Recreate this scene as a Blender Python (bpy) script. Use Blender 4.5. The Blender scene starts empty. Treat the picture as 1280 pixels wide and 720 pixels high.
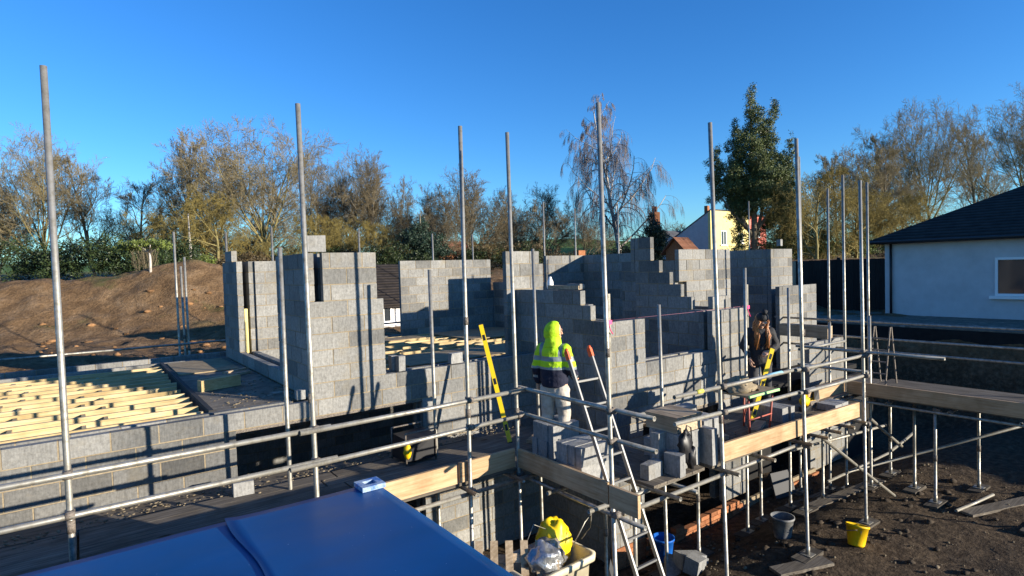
import bpy, bmesh, math, random
from mathutils import Vector, Matrix, noise
import numpy as np
R = math.radians
S = bpy.context.scene
S.render.engine = 'CYCLES'; S.cycles.diffuse_bounces = 2; S.cycles.max_bounces = 8
COL = S.collection
rnd = random.Random(7)

# ------------------------------------------------------------------ helpers
class MB:
    """collects boxes, tubes and sheets, then links them as ONE mesh object"""
    def __init__(s): s.v = []; s.f = []; s.m = []; s.t = []; s.sm = []
    def face(s, idx, m=0, t=1.0, sm=False):
        s.f.append(idx); s.m.append(m); s.t.append(t); s.sm.append(sm)
    def hexa(s, p, m=0, t=1.0):
        b = len(s.v); s.v += [tuple(q) for q in p]
        for q in ((0,3,2,1),(4,5,6,7),(0,1,5,4),(1,2,6,5),(2,3,7,6),(3,0,4,7)):
            s.face([b+i for i in q], m, t)
    def box(s, x0, y0, z0, x1, y1, z1, m=0, t=1.0, j=0.0):
        p = [(x0,y0,z0),(x1,y0,z0),(x1,y1,z0),(x0,y1,z0),(x0,y0,z1),(x1,y0,z1),(x1,y1,z1),(x0,y1,z1)]
        if j: p = [(a+rnd.uniform(-j,j), b+rnd.uniform(-j,j), c+rnd.uniform(-j,j)) for a,b,c in p]
        s.hexa(p, m, t)
    def obox(s, c, ax, ay, az, m=0, t=1.0):
        """box from centre and three half-extent vectors"""
        c, ax, ay, az = Vector(c), Vector(ax), Vector(ay), Vector(az)
        s.hexa([c-ax-ay-az, c+ax-ay-az, c+ax+ay-az, c-ax+ay-az, c-ax-ay+az, c+ax-ay+az, c+ax+ay+az, c-ax+ay+az], m, t)
    def beam(s, p, q, w, h, m=0, t=1.0, up=(0,0,1)):
        p, q = Vector(p), Vector(q); d = q-p; L = d.length; d.normalize()
        side = d.cross(Vector(up))
        if side.length < 1e-4: side = d.cross(Vector((0,1,0)))
        side.normalize(); u = side.cross(d)
        s.obox((p+q)/2, d*(L/2), side*(w/2), u*(h/2), m, t)
    def tube(s, pts, rad, n=10, m=0, t=1.0, cap=True, hollow=0):
        pts = [Vector(p) for p in pts]
        if not isinstance(rad, (list, tuple)): rad = [rad]*len(pts)
        b = len(s.v); ref = None
        for i, p in enumerate(pts):
            d = (pts[min(i+1, len(pts)-1)]-pts[max(i-1, 0)])
            d = d.normalized() if d.length > 1e-9 else Vector((0,0,1))
            if ref is None:
                ref = d.cross(Vector((0,0,1)) if abs(d.z) < .9 else Vector((1,0,0))).normalized()
            ref = (ref-d*ref.dot(d)).normalized(); w = d.cross(ref)
            for k in range(n):
                a = 2*math.pi*k/n
                s.v.append(tuple(p+ref*(math.cos(a)*rad[i])+w*(math.sin(a)*rad[i])))
        for i in range(len(pts)-1):
            for k in range(n):
                k2 = (k+1) % n
                s.face([b+i*n+k, b+i*n+k2, b+(i+1)*n+k2, b+(i+1)*n+k], m, t, True)
        if cap and not hollow:
            s.face([b+k for k in range(n)][::-1], m, t); e = b+(len(pts)-1)*n
            s.face([e+k for k in range(n)], m, t)
        if hollow:      # open pipe: a rim and an inner wall set back into each end
            for end in (0, len(pts)-1):
                e = b+end*n; c = pts[end]; o = pts[1] if end == 0 else pts[end-1]
                inn = (o-c).normalized()*min(.25, (o-c).length*.4)
                k0 = len(s.v)
                for k in range(n):
                    q = Vector(s.v[e+k]); s.v.append(tuple(c+(q-c)*hollow))
                for k in range(n):
                    q = Vector(s.v[e+k]); s.v.append(tuple(c+(q-c)*hollow+inn))
                for k in range(n):
                    k2 = (k+1) % n
                    s.face([e+k, e+k2, k0+k2, k0+k], m, t)
                    s.face([k0+k, k0+k2, k0+n+k2, k0+n+k], m, t, True)
                s.face([k0+n+k for k in range(n)], m, t)
    def lathe(s, c, prof, n=24, m=0, t=1.0, wob=0):
        b = len(s.v)
        for r, z in prof:
            for k in range(n):
                a = 2*math.pi*k/n; rr = r*(1+wob*math.sin(3*a+z*9))
                s.v.append((c[0]+rr*math.cos(a), c[1]+rr*math.sin(a), c[2]+z))
        for i in range(len(prof)-1):
            for k in range(n):
                k2 = (k+1) % n
                s.face([b+i*n+k, b+i*n+k2, b+(i+1)*n+k2, b+(i+1)*n+k], m, t, True)
        s.face([b+k for k in range(n)][::-1], m, t)
        e = b+(len(prof)-1)*n; s.face([e+k for k in range(n)], m, t)
    def blob(s, c, r, m=0, t=1.0, rough=.15, seg=14, ring=9, seed=0, flat=None):
        b = len(s.v)
        for i in range(ring+1):
            th = math.pi*i/ring
            for k in range(seg):
                a = 2*math.pi*k/seg
                d = Vector((math.sin(th)*math.cos(a), math.sin(th)*math.sin(a), math.cos(th)))
                f = 1+rough*noise.noise(d*2.2+Vector((seed, seed*.7, 0)))+rough*.5*noise.noise(d*5+Vector((0, seed, 3)))
                p = Vector((c[0]+d.x*r[0]*f, c[1]+d.y*r[1]*f, c[2]+d.z*r[2]*f))
                if flat is not None and p.z < flat: p.z = flat
                s.v.append(tuple(p))
        for i in range(ring):
            for k in range(seg):
                k2 = (k+1) % seg
                s.face([b+i*seg+k, b+(i+1)*seg+k, b+(i+1)*seg+k2, b+i*seg+k2], m, t, True)
    def build(s, name, mats, parent=None, pivot=None):
        me = bpy.data.meshes.new(name)
        off = Vector((0,0,0))
        if parent is not None: off = world_loc(parent)
        elif pivot is not None: off = Vector(pivot)
        elif s.v:
            a = np.array(s.v); off = Vector(((a[:,0].min()+a[:,0].max())/2, (a[:,1].min()+a[:,1].max())/2, a[:,2].min()))
        me.from_pydata([(x-off.x, y-off.y, z-off.z) for x, y, z in s.v], [], s.f)
        if not isinstance(mats, (list, tuple)): mats = [mats]
        for m in mats: me.materials.append(m)
        me.polygons.foreach_set('material_index', s.m); me.polygons.foreach_set('use_smooth', s.sm)
        at = me.attributes.new('tint', 'FLOAT', 'FACE'); at.data.foreach_set('value', s.t)
        me.update()
        o = bpy.data.objects.new(name, me); COL.objects.link(o)
        if parent is not None: o.parent = parent
        else: o.location = off
        return o

def world_loc(o):
    p = Vector((0,0,0))
    while o is not None: p += o.location; o = o.parent
    return p
def tag(o, label=None, cat=None, group=None, kind=None):
    if label: o['label'] = label
    if cat: o['category'] = cat
    if group: o['group'] = group
    if kind: o['kind'] = kind
    return o
def thing(name, loc, label, cat, group=None):
    o = bpy.data.objects.new(name, None); COL.objects.link(o); o.location = loc
    o.empty_display_size = .2
    return tag(o, label, cat, group)
def copy_tree(o, parent=None):
    c = o.copy(); COL.objects.link(c); c.parent = parent
    for ch in o.children: copy_tree(ch, c)
    return c

# ------------------------------------------------------------------ materials
def mat(name, col, rough=.8, metal=0., spec=.4):
    m = bpy.data.materials.new(name); m.use_nodes = True
    b = m.node_tree.nodes['Principled BSDF']
    b.inputs['Base Color'].default_value = (*col, 1); b.inputs['Roughness'].default_value = rough
    b.inputs['Metallic'].default_value = metal; b.inputs['Specular IOR Level'].default_value = spec
    return m
class NT:
    def __init__(s, m): s.m = m; s.t = m.node_tree; s.n = s.t.nodes; s.b = s.n['Principled BSDF']
    def new(s, ty, **k):
        x = s.n.new(ty)
        for a, v in k.items(): setattr(x, a, v)
        return x
    def link(s, a, b): s.t.links.new(a, b)
    def coord(s, scale=(1,1,1), kind='Object'):
        if kind == 'World':
            g = s.new('ShaderNodeNewGeometry').outputs['Position']
        else: g = s.new('ShaderNodeTexCoord').outputs['Object']
        mp = s.new('ShaderNodeMapping'); mp.inputs['Scale'].default_value = scale
        s.link(g, mp.inputs['Vector']); return mp.outputs[0]
    def noise(s, vec, scale, detail=4, rough=.6):
        x = s.new('ShaderNodeTexNoise'); x.inputs['Scale'].default_value = scale
        x.inputs['Detail'].default_value = detail; x.inputs['Roughness'].default_value = rough
        s.link(vec, x.inputs['Vector']); return x.outputs['Fac']
    def ramp(s, fac, stops):
        x = s.new('ShaderNodeValToRGB'); e = x.color_ramp.elements
        while len(e) < len(stops): e.new(.5)
        for i, (p, c) in enumerate(stops): e[i].position = p; e[i].color = (*c, 1)
        s.link(fac, x.inputs[0]); return x.outputs[0]
    def mix(s, a, b, fac, mode='MIX'):
        x = s.new('ShaderNodeMix', data_type='RGBA', blend_type=mode)
        for sock, v in ((x.inputs[0], fac), (x.inputs[6], a), (x.inputs[7], b)):
            if isinstance(v, (int, float)): sock.default_value = v
            elif isinstance(v, tuple): sock.default_value = (*v, 1)
            else: s.link(v, sock)
        return x.outputs[2]
    def tint(s, col):
        a = s.new('ShaderNodeAttribute'); a.attribute_name = 'tint'
        return s.mix(col, a.outputs['Color'], 1., 'MULTIPLY')
    def bump(s, h, strength=.3, dist=.01):
        x = s.new('ShaderNodeBump'); x.inputs['Strength'].default_value = strength; x.inputs['Distance'].default_value = dist
        s.link(h, x.inputs['Height']); s.link(x.outputs[0], s.b.inputs['Normal'])
    def base(s, c): s.link(c, s.b.inputs['Base Color'])
    def rough(s, c): s.link(c, s.b.inputs['Roughness'])

def speckled(name, stops, scale=40, stain=None, rough=.9, bump=.3, streak=None, kind='Object', dist=.006):
    m = mat(name, stops[0][1], rough, spec=.2); n = NT(m); v = n.coord(kind=kind)
    f = n.noise(v, scale, 5, .7); c = n.ramp(f, stops)
    if streak:
        v2 = n.coord(streak, kind); f2 = n.noise(v2, 6, 4, .6)
        c = n.mix(c, n.ramp(f2, [(.3, (.78,.78,.78)), (.62, (1.08,1.08,1.08))]), 1., 'MULTIPLY')
    if stain:
        f3 = n.noise(v, stain[1], 4, .65)
        k = n.ramp(f3, [(stain[2], (0,0,0)), (stain[3], (1,1,1))])
        c = n.mix(c, stain[0], k)
    n.base(n.tint(c)); n.bump(f, bump, dist)
    return m

M = {}
def weather(m, kind='Object'):
    """damp patches and mortar smears over the blockwork"""
    n = NT(m); b = n.b.inputs['Base Color'].links[0].from_socket; v = n.coord(kind=kind)
    d = n.ramp(n.noise(v, .8, 5, .6), [(.34,(.74,.75,.76)),(.56,(1.05,1.04,1.01))]); c = n.mix(b, d, 1., 'MULTIPLY')
    sm_ = n.ramp(n.noise(n.coord((3.5,3.5,8),kind), 2.6, 7, .75), [(.54,(0,0,0)),(.80,(.30,.30,.30))])
    n.base(n.mix(c, (.20,.165,.11), sm_))
M['block'] = speckled('concrete_block', [(.2,(.125,.123,.117)),(.5,(.212,.210,.200)),(.8,(.285,.282,.27))], 26,
                      stain=((.20,.17,.115), 1.7, .56, .85), bump=.55, streak=(9,9,1.3), dist=.008); weather(M['block'])
M['loose'] = speckled('loose_concrete_block', [(.2,(.15,.148,.14)),(.5,(.25,.248,.236)),(.8,(.33,.327,.312))], 26, stain=((.20,.17,.115), 1.7, .58, .85), bump=.55, streak=(9,9,1.3), dist=.008, kind='World')
M['mortar'] = speckled('mortar', [(.3,(.18,.14,.088)),(.7,(.31,.255,.17))], 30, bump=.4)
M['brick'] = speckled('orange_brick', [(.3,(.24,.085,.035)),(.7,(.38,.17,.08))], 14, bump=.3)
M['galv'] = mat('galvanised_tube', (.5,.49,.45), .48, .6)
_n = NT(M['galv']); _v = _n.coord(); _f = _n.noise(_v, 14, 5, .7)
_n.base(_n.tint(_n.ramp(_f, [(.3,(.17,.155,.125)),(.55,(.34,.325,.28)),(.75,(.45,.43,.385))]))); _n.rough(_n.ramp(_f, [(.3,(.62,)*3),(.7,(.36,)*3)]))
M['rust'] = speckled('coupler_steel', [(.35,(.07,.06,.05)),(.6,(.20,.17,.14))], 60, rough=.6)
M['alu'] = mat('aluminium', (.20,.20,.195), .5, .6)
def wood(name, a, b, c, axis, rough=.75):
    m = mat(name, b, rough, spec=.25); n = NT(m)
    sc = [26,26,26]; sc[axis] = 1.2
    v = n.coord(tuple(sc)); f = n.noise(v, 1.6, 6, .65)
    v1 = n.coord((2.5,2.5,2.5)); f1 = n.noise(v1, 1., 4, .6)
    col = n.ramp(f, [(.3,a),(.5,b),(.68,c)])
    col = n.mix(col, n.ramp(f1, [(.3,(.62,.58,.52)),(.55,(1,1,1))]), .8, 'MULTIPLY')
    v3 = n.coord(tuple(3.2 if k != axis else 1.3 for k in range(3)))
    vo = n.new('ShaderNodeTexVoronoi'); n.link(v3, vo.inputs['Vector']); vo.inputs['Scale'].default_value = 1.
    kn = n.ramp(vo.outputs['Distance'], [(.05,(.30,.16,.07)),(.10,(1,1,1))])
    col = n.mix(col, kn, .8, 'MULTIPLY')
    n.base(n.tint(col)); n.bump(f, .25, .004); return m
M['pine_x'] = wood('scaffold_board_pine', (.34,.205,.10), (.47,.32,.175), (.54,.395,.24), 0)
M['pine_y'] = wood('scaffold_board_pine_y', (.34,.205,.10), (.47,.32,.175), (.54,.395,.24), 1)
M['deck_x'] = wood('worn_deck_board', (.065,.055,.045), (.135,.115,.09), (.22,.19,.145), 0, .9)
M['deck_y'] = wood('worn_deck_board_y', (.065,.055,.045), (.135,.115,.09), (.22,.19,.145), 1, .9)
M['joist'] = wood('new_timber', (.38,.27,.12), (.48,.365,.185), (.56,.45,.27), 0)
M['timber'] = wood('rough_timber', (.26,.19,.12), (.38,.29,.19), (.50,.40,.28), 0)
M['timber_y'] = wood('rough_timber_y', (.26,.19,.12), (.38,.29,.19), (.50,.40,.28), 1)
M['clod'] = speckled('mud_clod', [(.3,(.035,.026,.018)),(.7,(.10,.075,.05))], 20, bump=.6); M['dirtclod'] = speckled('dirt_clod', [(.3,(.14,.07,.03)),(.7,(.30,.17,.08))], 20, bump=.6)
M['ply'] = speckled('plywood', [(.3,(.20,.15,.09)),(.7,(.36,.28,.17))], 6, bump=.15)
M['screed'] = speckled('dusty_floor', [(.25,(.085,.072,.056)),(.5,(.17,.145,.11)),(.75,(.29,.25,.195))], 5, stain=((.42,.38,.31), 3.1, .60, .72), bump=.6)
M['ins'] = mat('insulation_board', (.72,.58,.22), .6)
M['black'] = mat('black_plastic', (.012,.012,.014), .45)
M['darkvoid'] = speckled('painted_dark_shade', [(.3,(.012,.012,.012)),(.7,(.024,.023,.022))], 4)  # near-black puts the shade of unlit rooms and faces into the colour
M['yellow'] = mat('yellow_paint', (.80,.55,.01), .42)
M['yellowp'] = speckled('yellow_plastic', [(.3,(.66,.40,.006)),(.7,(.78,.50,.01))], 5, stain=((.42,.34,.18), 6, .58, .66), rough=.5, bump=.05)
M['greyp'] = speckled('grey_bucket_plastic', [(.4,(.09,.10,.11)),(.62,(.24,.235,.22))], 7, rough=.6)
M['bluep'] = speckled('blue_plastic', [(.3,(.008,.09,.40)),(.7,(.012,.13,.52))], 5, stain=((.30,.32,.34), 6, .60, .68), rough=.5, bump=.05)
M['paleblue'] = speckled('scuffed_blue', [(.38,(.02,.12,.38)),(.55,(.30,.38,.48))], 9, rough=.45)
M['palepaint'] = mat('pale_blue_paint', (.22,.42,.52), .5); M['tapey'] = mat('yellow_tape', (.55,.50,.08), .5)
M['orange'] = mat('orange_cap', (.75,.10,.02), .5)
M['red'] = mat('red_primer_steel', (.38,.10,.07), .6)
M['pink'] = mat('pink_tape', (.85,.05,.20), .5)
M['string'] = mat('string', (.30,.12,.16), .7)
M['green'] = mat('green_board_edge', (.35,.62,.25), .6)
M['white'] = mat('white_plastic', (.78,.78,.76), .5)
M['cream'] = speckled('cream_tub', [(.3,(.46,.40,.27)),(.7,(.66,.59,.43))], 5, bump=.1, rough=.55)
M['silver'] = mat('silver_wrap', (.42,.43,.44), .30, .75); _n = NT(M['silver']); _n.bump(_n.noise(_n.coord((1,1,1)), 7, 4, .55), .8, .05)
M['slate'] = mat('dark_slab', (.05,.052,.055), .7)
M['rubber'] = mat('rubber', (.02,.02,.02), .8)
# blue painted container roof: glossy with scuffs and dull dusty patches
M['blue'] = mat('blue_gloss_steel', (.008,.07,.36), .3, 0, .3)
_n = NT(M['blue']); _v = _n.coord((1,1.6,1)); _f = _n.noise(_v, 1.1, 4, .55); _f2 = _n.noise(_n.coord((1.2,6,1)), 2.2, 6, .75); _f3 = _n.noise(_n.coord(), 42, 3, .5)
_c = _n.ramp(_f, [(.35,(.0005,.042,.15)),(.6,(.001,.058,.20))])
_c = _n.mix(_c, (.05,.12,.25), _n.ramp(_f2, [(.60,(0,0,0)),(.82,(.24,.24,.24))]))
_c = _n.mix(_c, (.55,.60,.66), _n.ramp(_f3, [(.755,(0,0,0)),(.78,(.8,.8,.8))]))
_n.base(_c); _n.rough(_n.ramp(_f, [(.3,(.30,)*3),(.65,(.46,)*3)])); _n.bump(_n.noise(_v, .9, 2, .5), .25, .05)

# ------------------------------------------------------------------ terrain
def sm(a, b, x):
    t = min(1, max(0, (x-a)/(b-a))); return t*t*(3-2*t)
def terrain(x, y):
    D = math.hypot(x, y); z = 0.
    if y > 4.3 and y < 15: z -= .35*sm(4.3, 5.8, y)
    rear = sm(14.5, 15.9, y)
    left = sm(-9, -11, x)*sm(2, 10, y) if x < -9 else 0
    right = sm(17.6, 18.9, x)
    k = max(rear, right, left)
    z = z*(1-k)+k*(2.05+.0*y)
    if k > 0:
        z += k*sm(20, 46, D)*2.1
        if D > 60:
            ang = math.atan2(y, x); g = math.exp(-((ang-.86)/.2)**2)
            z += (D-60)*(.030+.030*g) if D < 330 else (270*(.030+.030*g)+(D-330)*.004)
    g = 2.0*math.exp(-((x-4.3)/3.2)**2-((y-27)/2.6)**2)+1.5*math.exp(-((x+1.2)/5.0)**2-((y-29)/2.6)**2)+.75*math.exp(-((x-4.4)/1.0)**2-((y-20.3)/.9)**2)
    z += g*rear
    n = noise.noise(Vector((x*.9, y*.9, 0)))*.05+noise.noise(Vector((x*2.6, y*2.6, 4)))*.035+noise.noise(Vector((x*5.3, y*5.3, 9)))*.022
    if k > .5: n += noise.noise(Vector((x*.35, y*.35, 2)))*.16*min(1, D/25)+noise.noise(Vector((x*1.4, y*1.4, 6)))*.13+noise.noise(Vector((x*3.3, y*3.3, 1)))*.05
    return z+n
def axis(fine0, fine1, step, lo, hi):
    a = list(np.arange(fine0, fine1, step)); x = fine1; st = step
    while x < hi: a.append(x); st *= 1.13; x += st
    a.append(hi); x = fine0; st = step; b = []
    while x > lo: st *= 1.13; x -= st; b.append(max(x, lo))
    return sorted(set(b))+a
xs = axis(-3, 20, .14, -420, 900); ys = axis(-1, 30, .14, -250, 900)
vv = [(x, y, terrain(x, y)) for y in ys for x in xs]; W = len(xs)
ff = [(j*W+i, j*W+i+1, (j+1)*W+i+1, (j+1)*W+i) for j in range(len(ys)-1) for i in range(W-1)]
me = bpy.data.meshes.new('ground'); me.from_pydata(vv, [], ff); me.polygons.foreach_set('use_smooth', [True]*len(ff))
ground = bpy.data.objects.new('ground', me); COL.objects.link(ground); ground['kind'] = 'structure'; ground['label'] = 'churned brown mud rising to dirt bank and green hill'
m = mat('earth', (.1,.07,.05), .95, spec=.15); n = NT(m); v = n.coord(kind='World')
f = n.noise(v, 1.3, 8, .7); f2 = n.noise(v, 9, 6, .7)
mud = n.ramp(f2, [(.3,(.038,.027,.017)),(.5,(.076,.054,.034)),(.72,(.165,.12,.075))])
dirt = n.ramp(f, [(.28,(.095,.055,.026)),(.5,(.175,.108,.055)),(.72,(.27,.185,.11))])
dirt = n.mix(dirt, n.ramp(f2, [(.3,(.6,.6,.6)),(.6,(1.1,1.1,1.1))]), 1., 'MULTIPLY')
grass = n.ramp(f, [(.3,(.05,.10,.018)),(.7,(.13,.20,.035))])
sep = n.new('ShaderNodeSeparateXYZ'); n.link(n.new('ShaderNodeNewGeometry').outputs['Position'], sep.inputs[0])
def rng(sock, a, b):
    q = n.new('ShaderNodeMapRange'); q.inputs[1].default_value = a; q.inputs[2].default_value = b; n.link(sock, q.inputs[0]); return q.outputs[0]
c = n.mix(mud, dirt, rng(sep.outputs[2], .9, 1.8))
gn = n.ramp(n.noise(v, .45, 4, .6), [(.56,(0,0,0)),(.66,(.75,.75,.75))])
hz = n.new('ShaderNodeMath', operation='MULTIPLY'); n.link(gn, hz.inputs[0]); n.link(rng(sep.outputs[2], 2.3, 2.9), hz.inputs[1])
c = n.mix(c, (.085,.10,.03), hz.outputs[0]); c = n.mix(c, grass, rng(sep.outputs[2], 4.7, 5.6))
n.base(c); n.bump(f2, 1., .09); me.materials.append(m)

# ------------------------------------------------------------------ the unfinished block house
house = thing('unfinished_house', (8.0, 10.0, 0), 'half built grey concrete block house, open to the sky, with stepped walls and bare joists', 'building')
def block_rows(mb, ax, f0, f1, rects, ref, ch, bl=.45, tone=1.0, phase=0.):
    """courses of separate blocks on a recessed mortar core; rects = (a0, a1, zlo, zhi)"""
    k0 = math.floor((min(r[2] for r in rects)-ref)/ch+.01); k1 = math.ceil((max(r[3] for r in rects)-ref)/ch-.01)
    for k in range(k0, k1):
        z = ref+k*ch; mid = z+ch/2
        iv = sorted([r[0], r[1]] for r in rects if r[2] < mid < r[3]); mer = []
        for a in iv:
            if mer and a[0] <= mer[-1][1]+.001: mer[-1][1] = max(mer[-1][1], a[1])
            else: mer.append(list(a))
        for a0, a1 in mer:
            cuts = [a0]; p = math.floor((a0-phase)/bl)*bl+phase+(bl/2 if k % 2 else 0)-bl
            while p < a1:
                if p > a0+.07 and p < a1-.07: cuts.append(p)
                p += bl
            cuts.append(a1)
            def put(u0, u1, g0, g1, zz0, zz1, m, t, j=0.):
                if ax == 'x': mb.box(u0, g0, zz0, u1, g1, zz1, m, t, j)
                else: mb.box(g0, u0, zz0, g1, u1, zz1, m, t, j)
            put(a0+.004, a1-.004, f0+.0048, f1-.0048, z-.0135, z+ch-.0155, 1, rnd.uniform(.85, 1.1))
            for i in range(len(cuts)-1):
                g = .0075; u0 = cuts[i]+(g if i else 0); u1 = cuts[i+1]-(g if i < len(cuts)-2 else 0)
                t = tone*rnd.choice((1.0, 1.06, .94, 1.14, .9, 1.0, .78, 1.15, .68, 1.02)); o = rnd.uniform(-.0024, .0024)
                put(u0, u1, f0+o, f1+o, z, z+ch-.014, 0, t, .0013)
def wall(ax, f0, f1, rects, ref, ch, label=None, tone=1.0, phase=0., name='block_wall'):
    mb = MB(); block_rows(mb, ax, f0, f1, rects, ref, ch, tone=tone, phase=phase)
    return tag(mb.build(name, [M['block'], M['mortar']], house), label)
Z1, C1, YL = 2.48, .215, 7.65
Z2, C2, YR = 2.64, .225, 5.95
# left wing, front facade (outer leaf, then inner leaf behind a cavity)
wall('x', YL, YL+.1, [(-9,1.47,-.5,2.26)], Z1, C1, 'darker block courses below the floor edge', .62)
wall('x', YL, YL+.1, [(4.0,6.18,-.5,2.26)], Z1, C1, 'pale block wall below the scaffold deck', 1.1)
wall('x', YL, YL+.1, [(-9,6.18,2.26,2.48), (2.42,6.18,2.48,2.695), (2.42,3.44,2.6,3.77), (2.60,3.35,3.77,4.41)], Z1, C1)
wall('x', YL+.2, YL+.3, [(-9,1.47,-.5,2.26), (-9,2.2,2.26,2.48), (4.0,6.18,-.5,2.26), (3.2,6.18,2.26,2.695), (2.75,3.40,2.48,4.0)], Z1, C1, phase=.1)
# its side wall with the window gap and sill
wall('y', 2.42, 2.52, [(YL+.11,9.2,2.48,4.41), (9.2,11.9,2.48,2.695), (11.9,13.2,2.48,4.41), (12.3,12.9,4.41,4.62)], Z1, C1, 'tall side wall with a window gap and two piers')
wall('y', 2.64, 2.74, [(YL+.31,9.25,2.48,4.41), (9.25,11.9,2.48,2.6), (11.95,13.2,2.48,4.41)], Z1, C1, phase=.2)
wall('x', 11.90, 12.0, [(2.745,4.6,2.48,4.41)], Z1, C1)
# rear walls
wall('x', 13.2, 13.3, [(-9,2.42,-.5,2.48)], Z1, C1)
wall('x', 14.1, 14.2, [(-9,15.2,-.5,2.48)], Z1, C1)
wall('x', 13.9, 14.0, [(6.75,9.6,2.4,4.42), (9.6,10.5,2.4,3.6)], 2.40, .2244, 'tall free standing rear wall with clean square edges')
# right wing, side wall raked back in steps
wall('y', 6.2, 6.3, [(YR+.105,8.2,-.5,3.3), (6.35,8.2,3.3,3.54), (6.57,8.2,3.5,3.77)], Z2, C2, 'shaded side wall stepping down towards the front corner')
wall('y', 6.4, 6.5, [(YR+.31,8.2,-.5,3.3), (6.6,8.2,3.3,3.54)], Z2, C2, phase=.1)
wall('x', 8.21, 8.31, [(6.0,6.74,2.4,4.45)], Z2, C2)
wall('y', 7.05, 7.15, [(8.6,9.2,2.2,4.22)], Z2, C2)
# right wing, front facade with the wide opening
wall('x', YR, YR+.1, [(6.2,6.86,-.1,2.64), (8.95,9.65,-.1,2.64), (6.2,9.65,1.74,2.64), (6.2,6.95,2.6,3.315), (8.68,9.65,2.6,3.315)], Z2, C2, 'sunlit front wall with a wide window opening between two piers')
wall('x', YR+.2, YR+.3, [(6.2,6.86,-.1,2.64), (8.95,9.65,-.1,2.64), (6.2,9.65,1.74,2.64), (6.4,6.98,2.6,3.1), (8.72,9.65,2.6,3.315), (9.0,9.5,3.3,3.54)], Z2, C2, phase=.15)
wall('y', 9.54, 9.64, [(YR+.31,7.4,1.6,3.315)], Z2, C2)
# rear and cross walls of the right wing
wall('x', 11.4, 11.5, [(9.6,13.5,1.6,4.44)], Z2, C2)
wall('y', 10.9, 11.0, [(9.2,11.39,1.6,4.44)], Z2, C2)
wall('y', 9.6, 9.7, [(11.51,13.8,1.6,3.7)], Z2, C2)
wall('y', 8.8, 8.9, [(6.26,7.75,1.6,3.315), (6.45,7.75,3.3,3.54), (6.68,7.75,3.54,3.765), (6.92,7.75,3.76,3.99), (7.16,7.75,3.99,4.215), (7.36,7.75,4.2,4.665)], Z2, C2, 'raking wall stepped like a staircase')
wall('x', 7.76, 7.86, [(8.8,9.2,4.0,4.665)], Z2, C2)
wall('x', 7.7, 7.8, [(10.1,11.95,3.74,4.44), (10.35,11.95,1.6,3.74)], Z2, C2)
wall('y', 10.1, 10.2, [(7.81,9.3,1.6,4.3)], Z2, C2)
wall('y', 13.6, 13.7, [(7.76,9.3,1.6,4.5)], Z2, C2)
wall('x', 7.65, 7.75, [(13.6,14.6,1.6,4.5)], Z2, C2, 'tall sunlit pier at the far end')
wall('x', 7.2, 7.3, [(13.15,14.9,1.6,3.43)], Z2, C2)
wall('x', 6.2, 6.3, [(10.2,10.95,1.6,2.96)], Z2, C2)
wall('x', 6.0, 6.1, [(12.1,13.7,-.3,2.41)], Z2, C2)
wall('y', 15.1, 15.2, [(7.4,14.0,-.5,2.4)], Z2, C2)
mb = MB(); mb.box(9.7,YR+.7,-.5,12.1,YR+.8,1.49); mb.build('block_wall', [M['darkvoid']], house)  # black panel stands in for the shade in the opening under the deck
mb = MB(); mb.box(13.75,YR+.02,-.5,15.05,YR+.12,1.49); mb.build('block_wall', [M['darkvoid']], house)  # second black panel, painted as the shade below the far end
# brick footing courses under the right wing
mb = MB()
for k in range(5):
    for i in range(24):
        if 10 < i < 17 or (i >= 17 and k > 2): continue
        x0 = 6.86+i*.225+(.11 if k % 2 else 0)
        if k == 4 and rnd.random() < .35: continue
        mb.box(x0, 5.90+rnd.uniform(-.004,.004), -.5+k*.075, x0+.215, 6.0, -.5+k*.075+.066, 0, rnd.uniform(.75,1.2))
for k in range(6):
    for i in range(3):
        x0 = 6.19+i*.225; mb.box(x0, 5.93, -.5+k*.075, x0+.215, 6.03, -.5+k*.075+.066, 0, rnd.uniform(.75,1.2))
mb.box(6.2,5.945,-.5,12.2,5.99,-.21,1)
mb.build('brick_footing', [M['brick'], M['mortar']], house)
# lintels over the lower openings
mb = MB(); mb.box(1.3,YL+.012,2.215,4.1,YL+.088,2.2645); mb.build('lintel', M['rust'], house)
mb = MB(); mb.box(6.8,YR+.012,1.68,9.0,YR+.088,1.738); mb.build('lintel', M['rust'], house)
# joists of the left wing, running along the facade, with noggins between them
y = YL+.42; k = 0
while y < 13.0:
    mb = MB(); e = 1.2+rnd.uniform(-.06,.02)
    mb.box(-8.5, y-.0235, 2.25, e, y+.0235, 2.465, 0, rnd.uniform(.9,1.1), .002)
    mb.build('joist', M['joist'], house)
    if y+.36 < 13:
        mb = MB()
        for q in range(9):
            xx = -6.3+q*.9+(.22 if k % 2 else 0)
            if xx < .9: mb.box(xx-.022, y+.025, 2.26, xx+.022, y+.335, 2.44, 0, rnd.uniform(.9,1.05))
        mb.build('noggin', M['joist'], house)
    y += .36; k += 1
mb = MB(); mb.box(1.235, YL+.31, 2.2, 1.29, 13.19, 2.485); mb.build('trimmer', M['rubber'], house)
mb = MB(); mb.box(1.291, YL+.31, 2.30, 2.41, 13.19, 2.462); mb.box(2.53, YL+.31, 2.30, 2.635, 13.19, 2.462)
mb.build('floor_slab', M['screed'], house)
mb = MB(); mb.box(1.33, 11.3, 2.466, 2.28, 13.0, 2.484); mb.build('plywood_sheet', M['ply'], house)
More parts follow.
